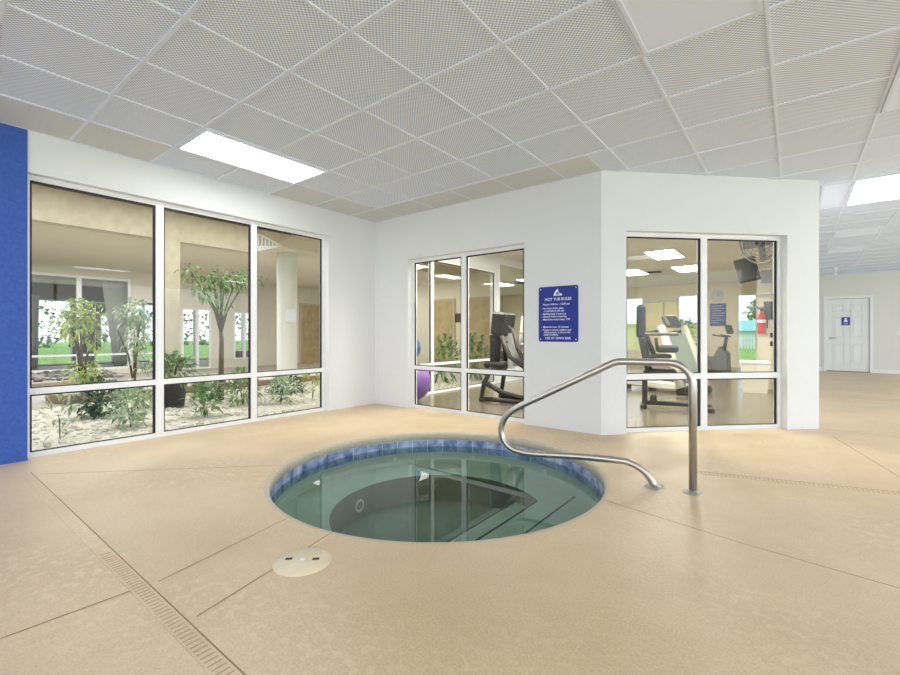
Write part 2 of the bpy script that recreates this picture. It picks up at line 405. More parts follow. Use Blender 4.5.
mb = MB(); wall_boxes(mb, X0, XR, -.05, 3.0, BW, frameM(0, YB, 0), -TH, 0); struct(mb.build('wall_back', M_WALL))
mb = MB(); mb.box((DOOR[1] + .08, YF - .015, 0), (XR, YF, .1)); mb.box((CX, YF - .015, 0), (DOOR[0] - .08, YF, .1)); struct(mb.build('baseboard_far', M_WHITE))

# windows: frame, mullions, transom, black gaskets, glass panes
WN = [0]
def window(M, L, z0, z1, mulls, trans, d=.08, fw=.042, mw=.07, tw=.052, sill=None, gasket=True):
    WN[0] += 1
    root = bpy.data.objects.new('window_%d' % WN[0], None); COL.objects.link(root); root.matrix_world = M; struct(root); root.empty_display_size = .1
    s0, s1 = L; sb = sill or fw
    f = MB(); f.box((s0, d, z0), (s0 + fw, d + .06, z1)); f.box((s1 - fw, d, z0), (s1, d + .06, z1))
    f.box((s0 + fw, d, z0), (s1 - fw, d + .06, z0 + sb)); f.box((s0 + fw, d, z1 - fw), (s1 - fw, d + .06, z1)); f.build('window_frame', M_FRAME, root)
    for m in mulls:
        MB().box((m - mw / 2, d - .004, z0 + sb), (m + mw / 2, d + .064, z1 - fw)).build('mullion', M_FRAME, root)
    edges = [s0 + fw] + [e for m in mulls for e in (m - mw / 2, m + mw / 2)] + [s1 - fw]
    cells = list(zip(edges[0::2], edges[1::2]))
    rows = [(z0 + sb, z1 - fw)] if trans is None else [(z0 + sb, trans - tw / 2), (trans + tw / 2, z1 - fw)]
    if trans is not None:
        for a, b in cells: MB().box((a, d - .002, trans - tw / 2), (b, d + .062, trans + tw / 2)).build('transom', M_FRAME, root)
    for a, b in cells:
        for c, e in rows:
            p = MB().box((a, d + .026, c), (b, d + .034, e)).build('window_pane', M_GLASS, root)
            if gasket:
                g = MB(); t = .011
                for q in (((a, c), (a + t * 1.3, e)), ((b - t * 1.9, c), (b, e)), ((a, c), (b, c + t * .8)), ((a, e - t * 1.3), (b, e))):
                    g.box((q[0][0], d + .012, q[0][1]), (q[1][0], d + .026, q[1][1]))
                g.build('gasket', M_GASK, p)
    return root
window(ML, W1[:2], 0, W1[3], [1.700, 2.682], .553, fw=.042)
window(MC, W2[:2], 0, W2[3], [-X0 - 3.367], .568, fw=.043, mw=.075)
window(MA, W3[:2], 0, W3[3], [1.202], .585, fw=.043, mw=.072, tw=.06)
# the gym's own window to the atrium, seen from inside the gym
window(ML, GW[:2], 0, GW[3], [5.87, 6.9], .515, d=.02)
for a, b, c, d in RW[:]: window(frameM(XR, 0, pi / 2), (a, b), c, d, [(a + b) / 2], None, d=-.12, gasket=False)
for a, b, c, d in BW: window(frameM(0, YB, 0), (a, b), c, d, [(a + b) / 2], None, d=-.12, gasket=False)
for a, b, c, d in GF: window(frameM(0, YF, 0), (a, b), c, d, [], None, d=.04, gasket=False)

# far door: six raised panels, lever, sign
door = bpy.data.objects.new('door_1', None); COL.objects.link(door); door.location = (DOOR[0], YF, 0); struct(door, 'white six-panel door in the far wall')
mb = MB(); w = DOOR[1] - DOOR[0]
for a, b in (((-.07, -.02, 0), (.0, .1, 2.1)), ((w, -.02, 0), (w + .07, .1, 2.1)), ((0, -.02, 2.03), (w, .1, 2.1))): mb.box(a, b)
mb.build('door_casing', M_WHITE, door)
MB().box((-.02, -.01, -.01), (w + .02, .2, .012)).build('threshold', mat('brown_threshold', (112, 88, 60), .6), door)
lf = MB().box((.005, .018, .022), (w - .005, .06, 2.025)).build('door_leaf', M_WHITE, door)
for xa, xb in ((.13, .39), (.5, .76)):
    for za, zb in ((.22, .80), (.95, 1.56), (1.66, 1.88)):
        p = MB(); p.box((xa, .003, za), (xb, .019, za + .022)); p.box((xa, .003, zb - .022), (xb, .019, zb)); p.box((xa, .003, za), (xa + .022, .019, zb)); p.box((xb - .022, .003, za), (xb, .019, zb))
        p.box((xa + .05, .006, za + .05), (xb - .05, .019, zb - .05), bev=.006); p.build('raised_panel', M_WHITE, lf)
hd = MB().cyl((.075, .019, .93), (.075, .0, .93), .034).tube([(.075, .0, .93), (.075, -.035, .93), (.20, -.038, .93)], .015); hd.build('door_handle', M_STEEL, door)
sg = thing('restroom_sign', 'small blue square sign with white figure on the far white door', 'sign', (DOOR[0] + .40, YF - .004, 1.40))
MB().box((-.085, -.006, -.11), (.085, .002, .11), bev=.003).build('sign_plate', mat('restroom_sign_blue', (46, 52, 150), .4), sg)
fg = MB(); fg.add([(.028 * cos(2 * pi * k / 16), -.0075, .065 + .024 * sin(2 * pi * k / 16)) for k in range(16)], [tuple(range(16))])
fg.add([(-.03, -.0075, .04), (.03, -.0075, .04), (.045, -.0075, -.02), (-.045, -.0075, -.02)][::-1], [(0, 1, 2, 3)])
fg.add([(-.045, -.0075, -.075), (.045, -.0075, -.075), (.045, -.0075, -.06), (-.045, -.0075, -.06)], [(0, 1, 2, 3)]); fg.build('figure', M_LETTER, sg)

# small white emergency light on the ceiling near the far wall, switch plate
t = thing('exit_sign', 'small white sign box hung from the ceiling in front of the far wall', 'sign', (.80, 14.6, HC))
MB().box((-.02, -.14, -.2), (.02, .14, -.04), bev=.006).build('sign_box', M_WHITE, t); MB().box((-.05, -.08, -.05), (.05, .08, 0)).build('mount', M_WHITE, t)
o = MB().box((2.13, YF - .012, 1.02), (2.20, YF, 1.14), bev=.003).build('wall_switch', M_WHITE); tag(o, 'white switch plate on the far wall right of the door', 'switch')

# ------------------------------------------------------------------ ceiling lights
def cell(i, j): return GX - TS * j, GY + TS * i                # grid node
def ceiling_light(x0, y0, x1, y1, lit, label, z=HC, group=None, lens=None):
    t = thing('ceiling_light', label, 'ceiling light', ((x0 + x1) / 2, (y0 + y1) / 2, z), 0, group)
    hx, hy = abs(x1 - x0) / 2 - .015, abs(y1 - y0) / 2 - .015
    f = MB()
    for a, b in (((-hx, -hy), (hx, -hy + .022)), ((-hx, hy - .022), (hx, hy)), ((-hx, -hy + .022), (-hx + .022, hy - .022)), ((hx - .022, -hy + .022), (hx, hy - .022))):
        f.box((*a, -.012), (*b, .004))
    f.build('light_frame', M_TEE, t)
    MB().box((-hx + .022, -hy + .022, -.006), (hx - .022, hy - .022, .004)).build('light_lens', lens or (M_LIT if lit else M_UNLIT), t)
    return t
def cl(i0, j0, i1, j1, lit, label, group=None):
    a = cell(i0, j0); b = cell(i1, j1); return ceiling_light(min(a[0], b[0]), min(a[1], b[1]), max(a[0], b[0]), max(a[1], b[1]), lit, label, group=group)
cl(0, 3, 2, 4, True, 'lit troffer light in the ceiling above the long left window')
cl(0, -2, 2, -3, False, 'unlit white ceiling panel light above the tub rail at the top edge')
cl(3, -4, 5, -5, False, 'unlit ceiling panel light at the upper right edge of the view')
cl(8, -4, 10, -5, True, 'lit troffer light in the corridor ceiling right of the angled wall')
cl(13, -4, 14, -5, False, 'unlit pale ceiling panel farthest down the corridor')
cl(16, -4, 17, -5, False, 'unlit pale ceiling panel at the far end of the corridor above the white door')
ceiling_light(CX + .025, cell(8, 0)[1], cell(0, -4)[0], cell(10, 0)[1], False, 'narrow cream ceiling panel beside the corner of the angled wall')
for k, (i, j) in enumerate([(-6, 3), (-6, -2), (-4, -8), (2, -9), (8, -9), (14, -9)]):  # extra troffers added out of view to light the hall
    cl(i, j, i + 2, j - 1, True, 'lit troffer light added to brighten the hall outside the photographed corner', 'added hall ceiling lights out of view')

# ------------------------------------------------------------------ hot tub
WZ = -.14
tub = thing('hot_tub', 'round in-ground hot tub with blue tile band and tan coping', 'hot tub', (*TUB, 0))
prof = [(RFLAT + .012, .0012), (RFLAT, .0012)] + [(RFLAT - .022 * sin(pi / 2 * k / 8), -.022 + .0232 * cos(pi / 2 * k / 8)) for k in range(1, 9)] + [(RFLAT - .022, -.07), (RFLAT - .012, -.073)]
MB().lathe(prof[::-1], 128).build('coping', M_COPE, tub)
MB().lathe([(RTILE + .0065, -.205), (RTILE + .0065, -.07)], 128).build('tile_grout', M_TGROUT, tub)
NT = 48
for k in range(NT):
    a0 = 2 * pi * (k + .035) / NT; a1 = 2 * pi * (k + .965) / NT
    MB().lathe([(RTILE + .005, -.203), (RTILE, -.201), (RTILE, -.077), (RTILE + .005, -.075)], 3, a0=a0, a1=a1, smooth=False).build('rim_tile', M_BTILE, tub)
ZB = -.32; RI = .81; XS1, XS2 = -TUB[0] - 1.645, -TUB[0] - 1.94
def ring_pts(r, a0, a1, n): return [(r * cos(a0 + (a1 - a0) * k / n), r * sin(a0 + (a1 - a0) * k / n)) for k in range(n + 1)]
wallm = MB().lathe([(RTILE + .004, ZB - .02), (RTILE + .004, -.203)], 128); wallm.build('tub_wall', M_PLASTER, tub)
ach = math.acos(XS1 / RI)
b = MB(); n = 96                                                # seat ring with a straight edge at the steps
inn = ring_pts(RI, ach, 2 * pi - ach, n); out = ring_pts(RTILE + .004, ach, 2 * pi - ach, n)
b.add([(x, y, ZB) for x, y in inn] + [(x, y, ZB) for x, y in out], [(k, n + 1 + k, n + 2 + k, k + 1)[::-1] for k in range(n)])
b.build('seat_ring', M_PLASTER, tub)
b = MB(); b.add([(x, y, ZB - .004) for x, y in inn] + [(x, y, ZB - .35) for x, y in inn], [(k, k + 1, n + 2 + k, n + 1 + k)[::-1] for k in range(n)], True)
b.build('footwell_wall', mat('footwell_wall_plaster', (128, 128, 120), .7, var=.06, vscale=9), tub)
nose = MB().tube([(x, y, ZB) for x, y in inn], .007, 6); nose.build('seat_edge', mat('seat_edge_grey', (104, 108, 100), .5), tub)
y1_ = RI * sin(ach)
st = MB(); arc = ring_pts(RTILE + .003, -ach, ach, 40); st.prism([(XS1, -y1_), *arc, (XS1, y1_)], ZB - .35, ZB + .001); st.build('upper_step', M_PLASTER, tub)
y2_ = sqrt(max(.01, (RI - .003) ** 2 - XS2 ** 2)); ac2 = atan2(y2_, XS2); ac1 = math.acos(XS1 / (RI - .003))
st = MB(); arcU = [((RI - .003) * cos(ac2 + (ac1 - ac2) * k / 10), (RI - .003) * sin(ac2 + (ac1 - ac2) * k / 10)) for k in range(11)]
arcL = [(x, -y) for x, y in arcU[::-1]]
st.prism(arcL + arcU, ZB - .34, ZB - .12); st.build('lower_step', M_PLASTER, tub)
for xs, z, hw in ((XS1 + .004, ZB + .002, y1_ - .01), (XS2 + .004, ZB - .119, y2_ - .02), (XS1 + .205, ZB + .002, .90)):
    MB().box((xs - .0065, -hw, z - .004), (xs + .0065, hw, z + .004)).build('step_edge', M_NOSE, tub)
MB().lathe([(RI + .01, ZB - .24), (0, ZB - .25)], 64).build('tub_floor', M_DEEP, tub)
for k in range(9):
    a = radians(-170 - 38.6 * k); c, s_ = cos(a), sin(a); r = RTILE + .004
    j = MB(); j.cyl((r * c, r * s_, -.25), ((r - .02) * c, (r - .02) * s_, -.25),   .024, .018, 16); j.build('jet_fitting', M_WHITE, tub)
sr = MB(); ca, sa = cos(radians(188)), sin(radians(188)); sr.tube([((RI - .008) * ca - .045 * sa * cos(q), (RI - .008) * sa + .045 * ca * cos(q), ZB - .13 + .045 * sin(q)) for q in [2 * pi * k / 24 for k in range(24)]], .009, 8, closed=True); sr.build('suction_ring', M_WHITE, tub)
d = MB(); d.lathe([(.0, .012), (.05, .012), (.09, .002)], 24, c=(-.1, -.25, ZB - .247)); d.build('drain_cover', M_LIGHTGREY, tub)
wt = MB(); n = 96
wt.add([(0, 0, 0)] + [((RTILE + .002) * cos(2 * pi * k / n), (RTILE + .002) * sin(2 * pi * k / n), 0) for k in range(n)], [(0, 1 + k, 1 + (k + 1) % n) for k in range(n)])
water = wt.build('water', M_WATER, None, (*TUB, WZ)); tag(water, 'still greenish water filling the round hot tub', 'water', kind='stuff')

# handrail
F1 = Vector((-.521, 3.232, 0)); RD = Vector((-.983, -.184, 0)).normalized()
rail = thing('handrail', 'curved stainless steel handrail standing on the deck over the hot tub', 'handrail', F1)
def rp(s, z): return RD * s + Vector((0, 0, z))
head = fillet([rp(0, 0), rp(.002, .845), rp(.47, .842), rp(1.17, .478)], [.14, .16], 10)
K = [rp(1.10, .514), rp(1.17, .478), rp(1.25, .425), rp(1.305, .355), rp(1.323, .278), rp(1.303, .203), rp(1.25, .15), rp(1.17, .128), rp(1.05, .124), rp(.72, .146), rp(.45, .153), rp(.37, .143), rp(.30, .108), rp(.25, .055), rp(.228, 0), rp(.22, -.05)]
path = list(head[:-1])
for a, b, c, d in zip(K, K[1:], K[2:], K[3:]):
    for q in range(6):
        u = q / 6; path.append(.5 * (2 * b + (c - a) * u + (2 * a - 5 * b + 4 * c - d) * u * u + (3 * b - a - 3 * c + d) * u ** 3))
path.append(K[-2])
MB().tube(path, .0245, 16).build('rail_tube', M_STEEL, rail)
for s_ in (0, .228):
    fl = MB().lathe([(.0, .022), (.03, .022), (.036, .016), (.058, .010), (.062, .0)], 28, c=tuple(rp(s_, 0))); fl.build('floor_flange', M_STEEL, rail)

# skimmer cover
sk = thing('skimmer_cover', 'round cream skimmer lid set in the deck in front of the tub', 'lid', (-1.76, 1.165, 0))
MB().lathe([(0, .010), (.110, .010), (.114, .007), (.124, .006), (.128, .0)], 48).build('lid', mat('cream_plastic', (218, 204, 176), .45, var=.05, vscale=14, bump=.1, bscale=60), sk)
for px, py, rz in ((-.052, -.036, .3), (.045, .040, .3)):
    q = frameM(px, py, rz + .5); MB().box((-.015, -.009, .0095), (.015, .009, .0112), q).build('finger_hole', mat('hole_dark', (70, 58, 44), .8), sk)
MB().lathe([(0, .012), (.010, .012), (.012, .010)], 16).build('screw', M_TEE, sk)

# trench drains: coated slotted channel
def trench(loc, rz, L, label, x=.02):
    t = thing('trench_drain', label, 'drain', loc, rz); w = .062
    mb = MB(); mb.box((0, -w / 2, 0), (L, w / 2, .0015)); mb.build('drain_body', M_FLOOR, t)
    e = MB(); e.box((0, w / 2, 0), (L, w / 2 + .005, .0020)); e.build('drain_edge', M_GROUT, t)
    sl = MB()
    while x < L - .02:
        sl.box((x, -w * .36, .0012), (x + .007, w * .36, .0021)); x += .026
    s_ = sl.build('drain_slots', mat('slot_shade', (178, 154, 122), .8), t); s_['kind'] = 'stuff'  # flat bars, the shade inside the slots painted as darker tan
trench((-4.5, .635, 0), 0, 4.6, 'slotted trench drain coated tan across the deck at lower left', 1.95)
trench((-.62, 3.72, 0), .27, 2.6, 'slotted trench drain coated tan right of the handrail post')

# rules sign on the centre wall
def font_mesh(lines):
    vs = []; fs = []
    dg = None
    for txt, x, z, size, align in lines:
        cu = bpy.data.curves.new('t', 'FONT'); cu.body = txt; cu.size = size; cu.align_x = align; cu.resolution_u = 2; cu.offset = size * .018
        ob = bpy.data.objects.new('t', cu); COL.objects.link(ob); bpy.context.view_layer.update()
        me = bpy.data.meshes.new_from_object(ob.evaluated_get(bpy.context.evaluated_depsgraph_get()))
        o = len(vs); vs += [(v.co.x + x, 0, v.co.y + z) for v in me.vertices]; fs += [tuple(i + o for i in p.vertices) for p in me.polygons]
        bpy.data.objects.remove(ob); bpy.data.curves.remove(cu); bpy.data.meshes.remove(me)
    m = MB(); m.add(vs, fs); return m
def rounded(w, h, r, n=6):
    pts = []
    for sx, sz, a in ((1, 1, 0), (-1, 1, pi / 2), (-1, -1, pi), (1, -1, 3 * pi / 2)):
        for k in range(n + 1):
            b_ = a + pi / 2 * k / n; pts.append((sx * (w / 2 - r) + r * cos(b_), sz * (h / 2 - r) + r * sin(b_)))
    return pts
SX = (-2.262 - 1.803) / 2; SZ = 1.255
sg = thing('rules_sign', 'royal blue hot tub rules sign on the white wall between two windows', 'sign', (SX, Y0, SZ))
MB().xprism(rounded(.457, .606, .02), 'y', -.008, 0).build('sign_plate', M_SIGN, sg)
L = 'LEFT'; Cc = 'CENTER'
lines = [('HOT TUB RULES', .0, .148, .042, Cc), ('Hours: 9:00 am - 10:00 pm', -.175, .098, .0285, L),
         ('-  No food, drink, glass', -.2, .055, .0285, L), ('or animals in hot tub', -.168, .026, .0285, L),
         ('-  Bathing load: 5 persons', -.2, -.006, .0285, L), ('-  Shower before entering', -.2, -.036, .0285, L), ('-  Maximum water temp. 104', -.2, -.068, .0285, L),
         ('-  Maximum use: 15 minutes', -.2, -.150, .0285, L), ('-  Pregnant women, children and', -.2, -.183, .0265, L), ('elderly people, or those with', -.168, -.209, .0265, L), ('health problems', -.168, -.235, .0265, L),
         ('USE AT OWN RISK', .0, -.276, .036, Cc)]
for ln_ in lines:
    o = font_mesh([ln_]).build('lettering', M_LETTER, sg); o.location = (0, -.0088, 0)
em = MB(); em.add([(x, -.0088, z) for x, z in [(-.052, .2), (.05, .2), (.046, .216), (.012, .235), (-.004, .278), (-.03, .25), (-.046, .222)]], [tuple(range(7))]); em.build('emblem', M_LETTER, sg)
e2 = MB(); e2.add([(x, -.0093, z) for x, z in [(-.026, .211), (.022, .211), (.016, .226), (-.002, .246), (-.018, .232)]], [tuple(range(5))]); e2.build('emblem_leaf', mat('emblem_green', (96, 130, 110), .5), sg)
for sx in (-1, 1):
    for sz in (-1, 1): MB().lathe([(0, 0), (.0065, .0)], 12).build('screw', M_LETTER, sg, (sx * .205, -.0095, sz * .277)).rotation_euler = (pi / 2, 0, 0)

# ------------------------------------------------------------------ planted atrium beyond the left window
XA = -14.0
def arcpt(y): return -8.35 + .75 * math.exp(-((y - .3) / .9) ** 2)
gp = [(X0 - TH, -4.)] + [(X0 - TH, 11.)] + [(arcpt(11 - 15 * k / 30), 11 - 15 * k / 30) for k in range(31)]
M_GRAVEL = mat('pale_gravel', (204, 196, 178), .9, rgb2=(246, 242, 232), vscale=34, bump=.8, bscale=90, detail=8)
g = MB().prism(gp, -.06, .012).build('gravel_bed', M_GRAVEL); struct(g)
st = MB()
for k in range(1500):
    y = random.uniform(.3, 8); x = random.uniform(-8.2, -5.2) if k % 3 else random.uniform(-6.6, -5.2); r = random.uniform(.012, .032)
    st.sphere((x, y, .012 + r * .3), r, 6, 4, (random.uniform(.8, 1.3), random.uniform(.8, 1.3), .55))
tag(st.build('gravel_stones', mat('gravel_stone', (188, 178, 160), .85, rgb2=(246, 242, 232), vscale=3)), 'pale river stones strewn over the gravel bed in the atrium', 'gravel', kind='stuff')
struct(MB().box((XA, -4, -.08), (X0 - TH - .02, 16.3, -.005)).build('floor_atrium', mat('grey_concrete_walk', (172, 166, 158), .6, var=.08, vscale=4)))
# raised brown bed with a curved kerb and dark river rock along the far glass
cap = [(-8.95 + .62 * cos(a), 2.05 + .55 * sin(a)) for a in [0 - pi * k / 14 for k in range(15)]]
pb = cap + [(-9.57, 8.0), (-8.33, 8.0)]
struct(MB().prism(pb, -.05, .12).build('planter_wall', mat('brown_planter_wall', (150, 124, 100), .8, var=.1, vscale=12)), 'low curved brown planter wall behind the gravel')
pb2 = [(-8.95 + (x_ + 8.95) * .93, y_ + (.03 if y_ < 3 else -.02)) for x_, y_ in pb]
g2 = MB().prism(pb2, .1, .135).build('planter_gravel', M_GRAVEL); struct(g2)
bed = [(XA, -4.), (-10.9, -4.)] + [(-10.6 - .4 * cos(.9 * (y_ - 2)), y_) for y_ in [-4 + .4 * k for k in range(18)]] + [(XA, 3.4)]
struct(MB().prism(bed, -.02, .13).build('floor_planter_kerb', mat('grey_kerb', (158, 148, 134), .7, var=.1, vscale=6)))
rk = MB()
for k in range(420):
    y = random.uniform(.6, 3.2); x = random.uniform(-13.7, -11.3); r = random.uniform(.03, .075)
    rk.sphere((x, y, .13 + r * .4), r, 7, 5, (1.1, random.uniform(.8, 1.3), .7))
tag(rk.build('river_rocks', mat('dark_river_rock', (58, 56, 56), .7, rgb2=(150, 146, 140), vscale=5)), 'dark river rocks heaped in the far planter below the storefront glass', 'rocks', kind='stuff')

struct(MB().box((-7.8, -4, 2.95), (X0 - TH, 11, 3.05)).build('ceiling_atrium', M_BEIGE))
struct(MB().box((XA - 6, -4, 2.72), (-7.8, 11, 3.05)).build('ceiling_atrium_walk', mat('beige_ceiling', (222, 214, 196), .8)))
beam = MB().xprism([(-4, 2.49), (4.05, 2.49), (4.85, 2.93), (-4, 2.949)], 'x', -7.8, -7.6).build('beam_atrium', M_STUCCO); struct(beam)
struct(MB().box((-7.85, 2.585, 0), (-7.58, 2.84, 2.489)).build('column_beige', M_STUCCO))
lv = thing('louver_panel', 'small white triangular slatted panel high under the atrium ceiling', 'panel', (-7.58, 4.0, 2.5))
tri = MB(); tri.xprism([(-.02, -.02), (.56, .18), (-.02, .10)], 'x', 0, .03); tri.build('louver_base', M_WHITE, lv)
fr_ = MB(); fr_.tube([(.015, -.02, .36), (.015, .58, .19)], .018, 6); fr_.build('louver_rail', M_WHITE, lv)
for k in range(7):
    y_ = .02 + k * .07; MB().box((.005, y_, .05 + y_ * .2), (.025, y_ + .022, .36 - y_ * .28)).build('louver_slat', M_WHITE, lv)
co = MB().lathe([(.24, 0), (.24, .08), (.2, .10), (.2, 2.949)], 28, c=(-8.35, 5.16, 0)).build('column_white', mat('column_white', (222, 222, 214), .55)); struct(co)
o = MB().box((-.003, -.11, -.14), (.003, .11, .14)).build('paper_notice', M_LETTER, None, (-8.142, 5.11, 1.42), -.15); tag(o, 'white paper notice taped to the round white atrium column', 'notice')

# far side of the atrium: storefront, beige wall with bright glazed doors, brown door
MX = frameM(XA, 0, pi / 2)
wmb = MB(); OPS = [(-2.9, 4.04, .13, 2.5), (4.14, 5.0, .05, 1.95), (5.3, 6.1, .02, 1.8), (6.8, 7.5, .25, 1.75)]
wall_boxes(wmb, -4, 11, -.05, 2.95, OPS, MX); struct(wmb.build('wall_atrium_far', mat('pale_wall', (218, 214, 198), .75)))
window(MX, (-2.9, 4.04), .13, 2.5, [-.6, .9, 2.96], .52, d=.0, fw=.06, mw=.1, tw=.05, gasket=False)
window(MX, (4.14, 5.0), .05, 1.95, [], .52, d=.0, gasket=False)
window(MX, (5.3, 6.1), .02, 1.8, [5.72], None, d=.0, gasket=False)
window(MX, (6.8, 7.5), .25, 1.75, [7.15], None, d=.0, gasket=False)
struct(MB().box((XA, 10.95, -.05), (X0 - TH, 11.1, 2.95)).build('wall_atrium_end', mat('end_wall_paint', (228, 219, 196), .75)))
struct(MB().box((XA - 6, -4.15, -.05), (X0 - TH, -4, 2.95)).build('wall_atrium_near', M_BEIGE))
def slab_door(name, x, y, rz, w, h, label):
    d = bpy.data.objects.new(name, None); COL.objects.link(d); d.location = (x, y, 0); d.rotation_euler = (0, 0, rz); struct(d, label)
    m_ = mat('oak_door', (182, 160, 116), .5, var=.15, vscale=5)
    MB().box((0, -.03, 0), (w, 0, h)).build('door_leaf', m_, d); c = MB()
    c.box((-.06, -.05, 0), (0, 0, h + .06)); c.box((w, -.05, 0), (w + .06, 0, h + .06)); c.box((0, -.05, h), (w, 0, h + .06)); c.build('door_casing', mat('tan_casing', (196, 180, 146), .6), d)
    MB().cyl((w - .07, -.03, 1), (w - .07, -.08, 1), .02).tube([(w - .07, -.08, 1), (w - .17, -.08, 1)], .01).build('door_handle', M_STEEL, d)
slab_door('door_2', XA, 9.2, pi / 2, .95, 2.1, 'oak door in the far atrium wall right of the white column')
slab_door('door_3', -9.3, 10.95, 0, .9, 2.1, 'oak door at the end wall of the atrium seen through the gym')
slab_door('door_4', -7.9, 10.95, 0, .9, 2.1, 'second oak door at the end wall of the atrium')
o = MB().box((-.28, -.02, -.14), (.28, 0, .14), bev=.004).build('wall_plaque', mat('dark_brown_plaque', (62, 48, 36), .5), None, (-8.2, 10.95, 1.55)); tag(o, 'dark brown plaque between the oak doors beyond the gym window', 'plaque')
for px in (-10.3, -9.55):
    struct(MB().cyl((px, 9.4, 0), (px, 9.4, 2.71), .12).build('column_white_far', M_WHITE))
# the lobby seen through the storefront: dim ceiling, piers, pale curtains, glazing to the lawn
struct(MB().box((XA - 6, -4, -.06), (XA, 11, 0)).build('floor_lobby', mat('lobby_floor', (120, 110, 100), .4)))
LW = [(-3.2, .6, .02, 2.2), (1.1, 3.95, .02, 2.2), (4.55, 5.08, .02, 2.2), (5.5, 6.6, .02, 2.2), (7.2, 8.5, .02, 2.2), (9.3, 10.4, .3, 2.2)]
lm = MB(); wall_boxes(lm, -4, 11, -.05, 2.95, LW, frameM(XA - 5.5, 0, pi / 2)); struct(lm.build('wall_lobby_far', mat('dim_brown_wall', (120, 106, 90), .8)))
for a, b, c, d in LW: window(frameM(XA - 5.5, 0, pi / 2), (a, b), c, d, [(a + b) / 2] if b - a > 1 else [], None, d=.02, gasket=False)
def curtain(x, y, w, z0, z1, label):
    n = 40; vs = []; 
    for z in (z0, z1):
        for k in range(n + 1):
            sq = 1 if z == z1 else .45
            vs.append((x + .04 * sin(k * 1.9), y + (k / n - .5) * w * sq + (1 - sq) * w * .4, z))
    for z in (z0, z1):
        for k in range(n + 1):
            sq = 1 if z == z1 else .45
            vs.append((x - .012 + .04 * sin(k * 1.9), y + (k / n - .5) * w * sq + (1 - sq) * w * .4, z))
    m1 = n + 1; f = [(k, k + 1, m1 + k + 1, m1 + k) for k in range(n)] + [(2 * m1 + k, 3 * m1 + k, 3 * m1 + k + 1, 2 * m1 + k + 1) for k in range(n)]
    f += [(k, 2 * m1 + k, 2 * m1 + k + 1, k + 1) for k in range(n)]
    t = MB().add(vs, f, True).build('curtain', mat('sheer_curtain', (196, 196, 188), .9)); tag(t, label, 'curtain')
curtain(XA - .55, 3.85, .62, .0, 2.5, 'pale gathered curtain behind the right end of the storefront glass')
curtain(XA - 4.9, 2.75, .5, .0, 2.3, 'pale gathered curtain at the left lobby window')

# ------------------------------------------------------------------ plants
def foliage(mb, c, rx, rz, n, L, W, up=.35, hollow=.2, droop=.3, sq=1.):
    for _ in range(n):
        a = random.uniform(0, 2 * pi); u = random.uniform(-1, 1); q = random.uniform(hollow, 1) ** .6
        d = Vector((cos(a) * sqrt(1 - u * u), sin(a) * sqrt(1 - u * u), u))
        p = Vector(c) + Vector((d.x * rx * q, d.y * rx * q * sq, d.z * rz * q))
        dd = d + Vector((random.uniform(-.6, .6), random.uniform(-.6, .6), up + random.uniform(-.5, .5)))
        mb.leaf(p, dd, L * random.uniform(.7, 1.3), W * random.uniform(.7, 1.3), droop)
def stems(mb, c, n, h, spread, r):
    for k in range(n):
        a = 2 * pi * k / n + random.uniform(-.4, .4); s_ = spread * random.uniform(.4, 1); hh = h * random.uniform(.75, 1.05)
        mb.tube([c, (c[0] + cos(a) * s_ * .35, c[1] + sin(a) * s_ * .35, c[2] + hh * .55), (c[0] + cos(a) * s_, c[1] + sin(a) * s_, c[2] + hh)], [r, r * .8, r * .4], 6)
GZ = .012
def bush(x, y, rx, h, n, L, W, m, label, up=.5, st=5, z=GZ, name='garden_shrub', cat='shrub'):
    t = thing(name, label, cat, (x, y, z))
    f = MB(); foliage(f, (0, 0, h * .55), rx, h * .5, n, L, W, up); f.build('foliage', m, t)
    s_ = MB(); stems(s_, (0, 0, 0), st, h * .75, rx * .5, .0045); s_.build('stem', M_STEM, t); return t
bush(-5.55, 1.03, .13, .40, 46, .15, .035, M_LEAFV, 'thin pale sprout in the gravel at the far left of the long window', 1.2, 2)
bush(-6.75, 1.62,   .26, .44, 420, .11, .045, M_LEAFD, 'dense dark green shrub on the gravel behind the left pane')
bush(-5.75, 1.66, .21, .44, 220, .11, .05, M_LEAFV, 'pale variegated shrub near the glass at the right of the left pane', .7)
bush(-7.1, 2.13, .15, .34, 70, .12, .05, M_LEAFV, 'small pale shrub behind the variegated shrub in the left pane')
bush(-5.72, 2.42, .18, .46, 140, .15, .06, M_LEAF, 'broad-leaved green plant near the glass low in the middle pane', .9)
bush(-6.28, 3.18, .22, .46, 160, .16, .05, M_LEAF, 'upright green shrub behind the mullion in the lower middle pane', .7)
bush(-5.95, 3.58, .17, .40, 130, .13, .05, M_LEAFV, 'small shrub at the left edge of the lower right pane', .8)
bush(-6.95, 4.28, .34, .24, 200, .15, .05, M_LEAFD, 'low spreading blue-green shrub in the lower right pane', .4)
bush(-5.95, 4.12, .15, .50, 36, .20, .055, M_LEAFY, 'single-stemmed yellow-green plant at the right end of the gravel bed', 1.0, 2)
bush(-5.75, 7.2, .30, .92, 170, .22, .08, M_LEAF, 'tall broad-leaved plant seen through the left pane of the centre window', .6)
bush(-5.75, 8.3, .30, .95, 170, .22, .08, M_LEAF, 'tall broad-leaved plant seen through the right pane of the centre window', .6)
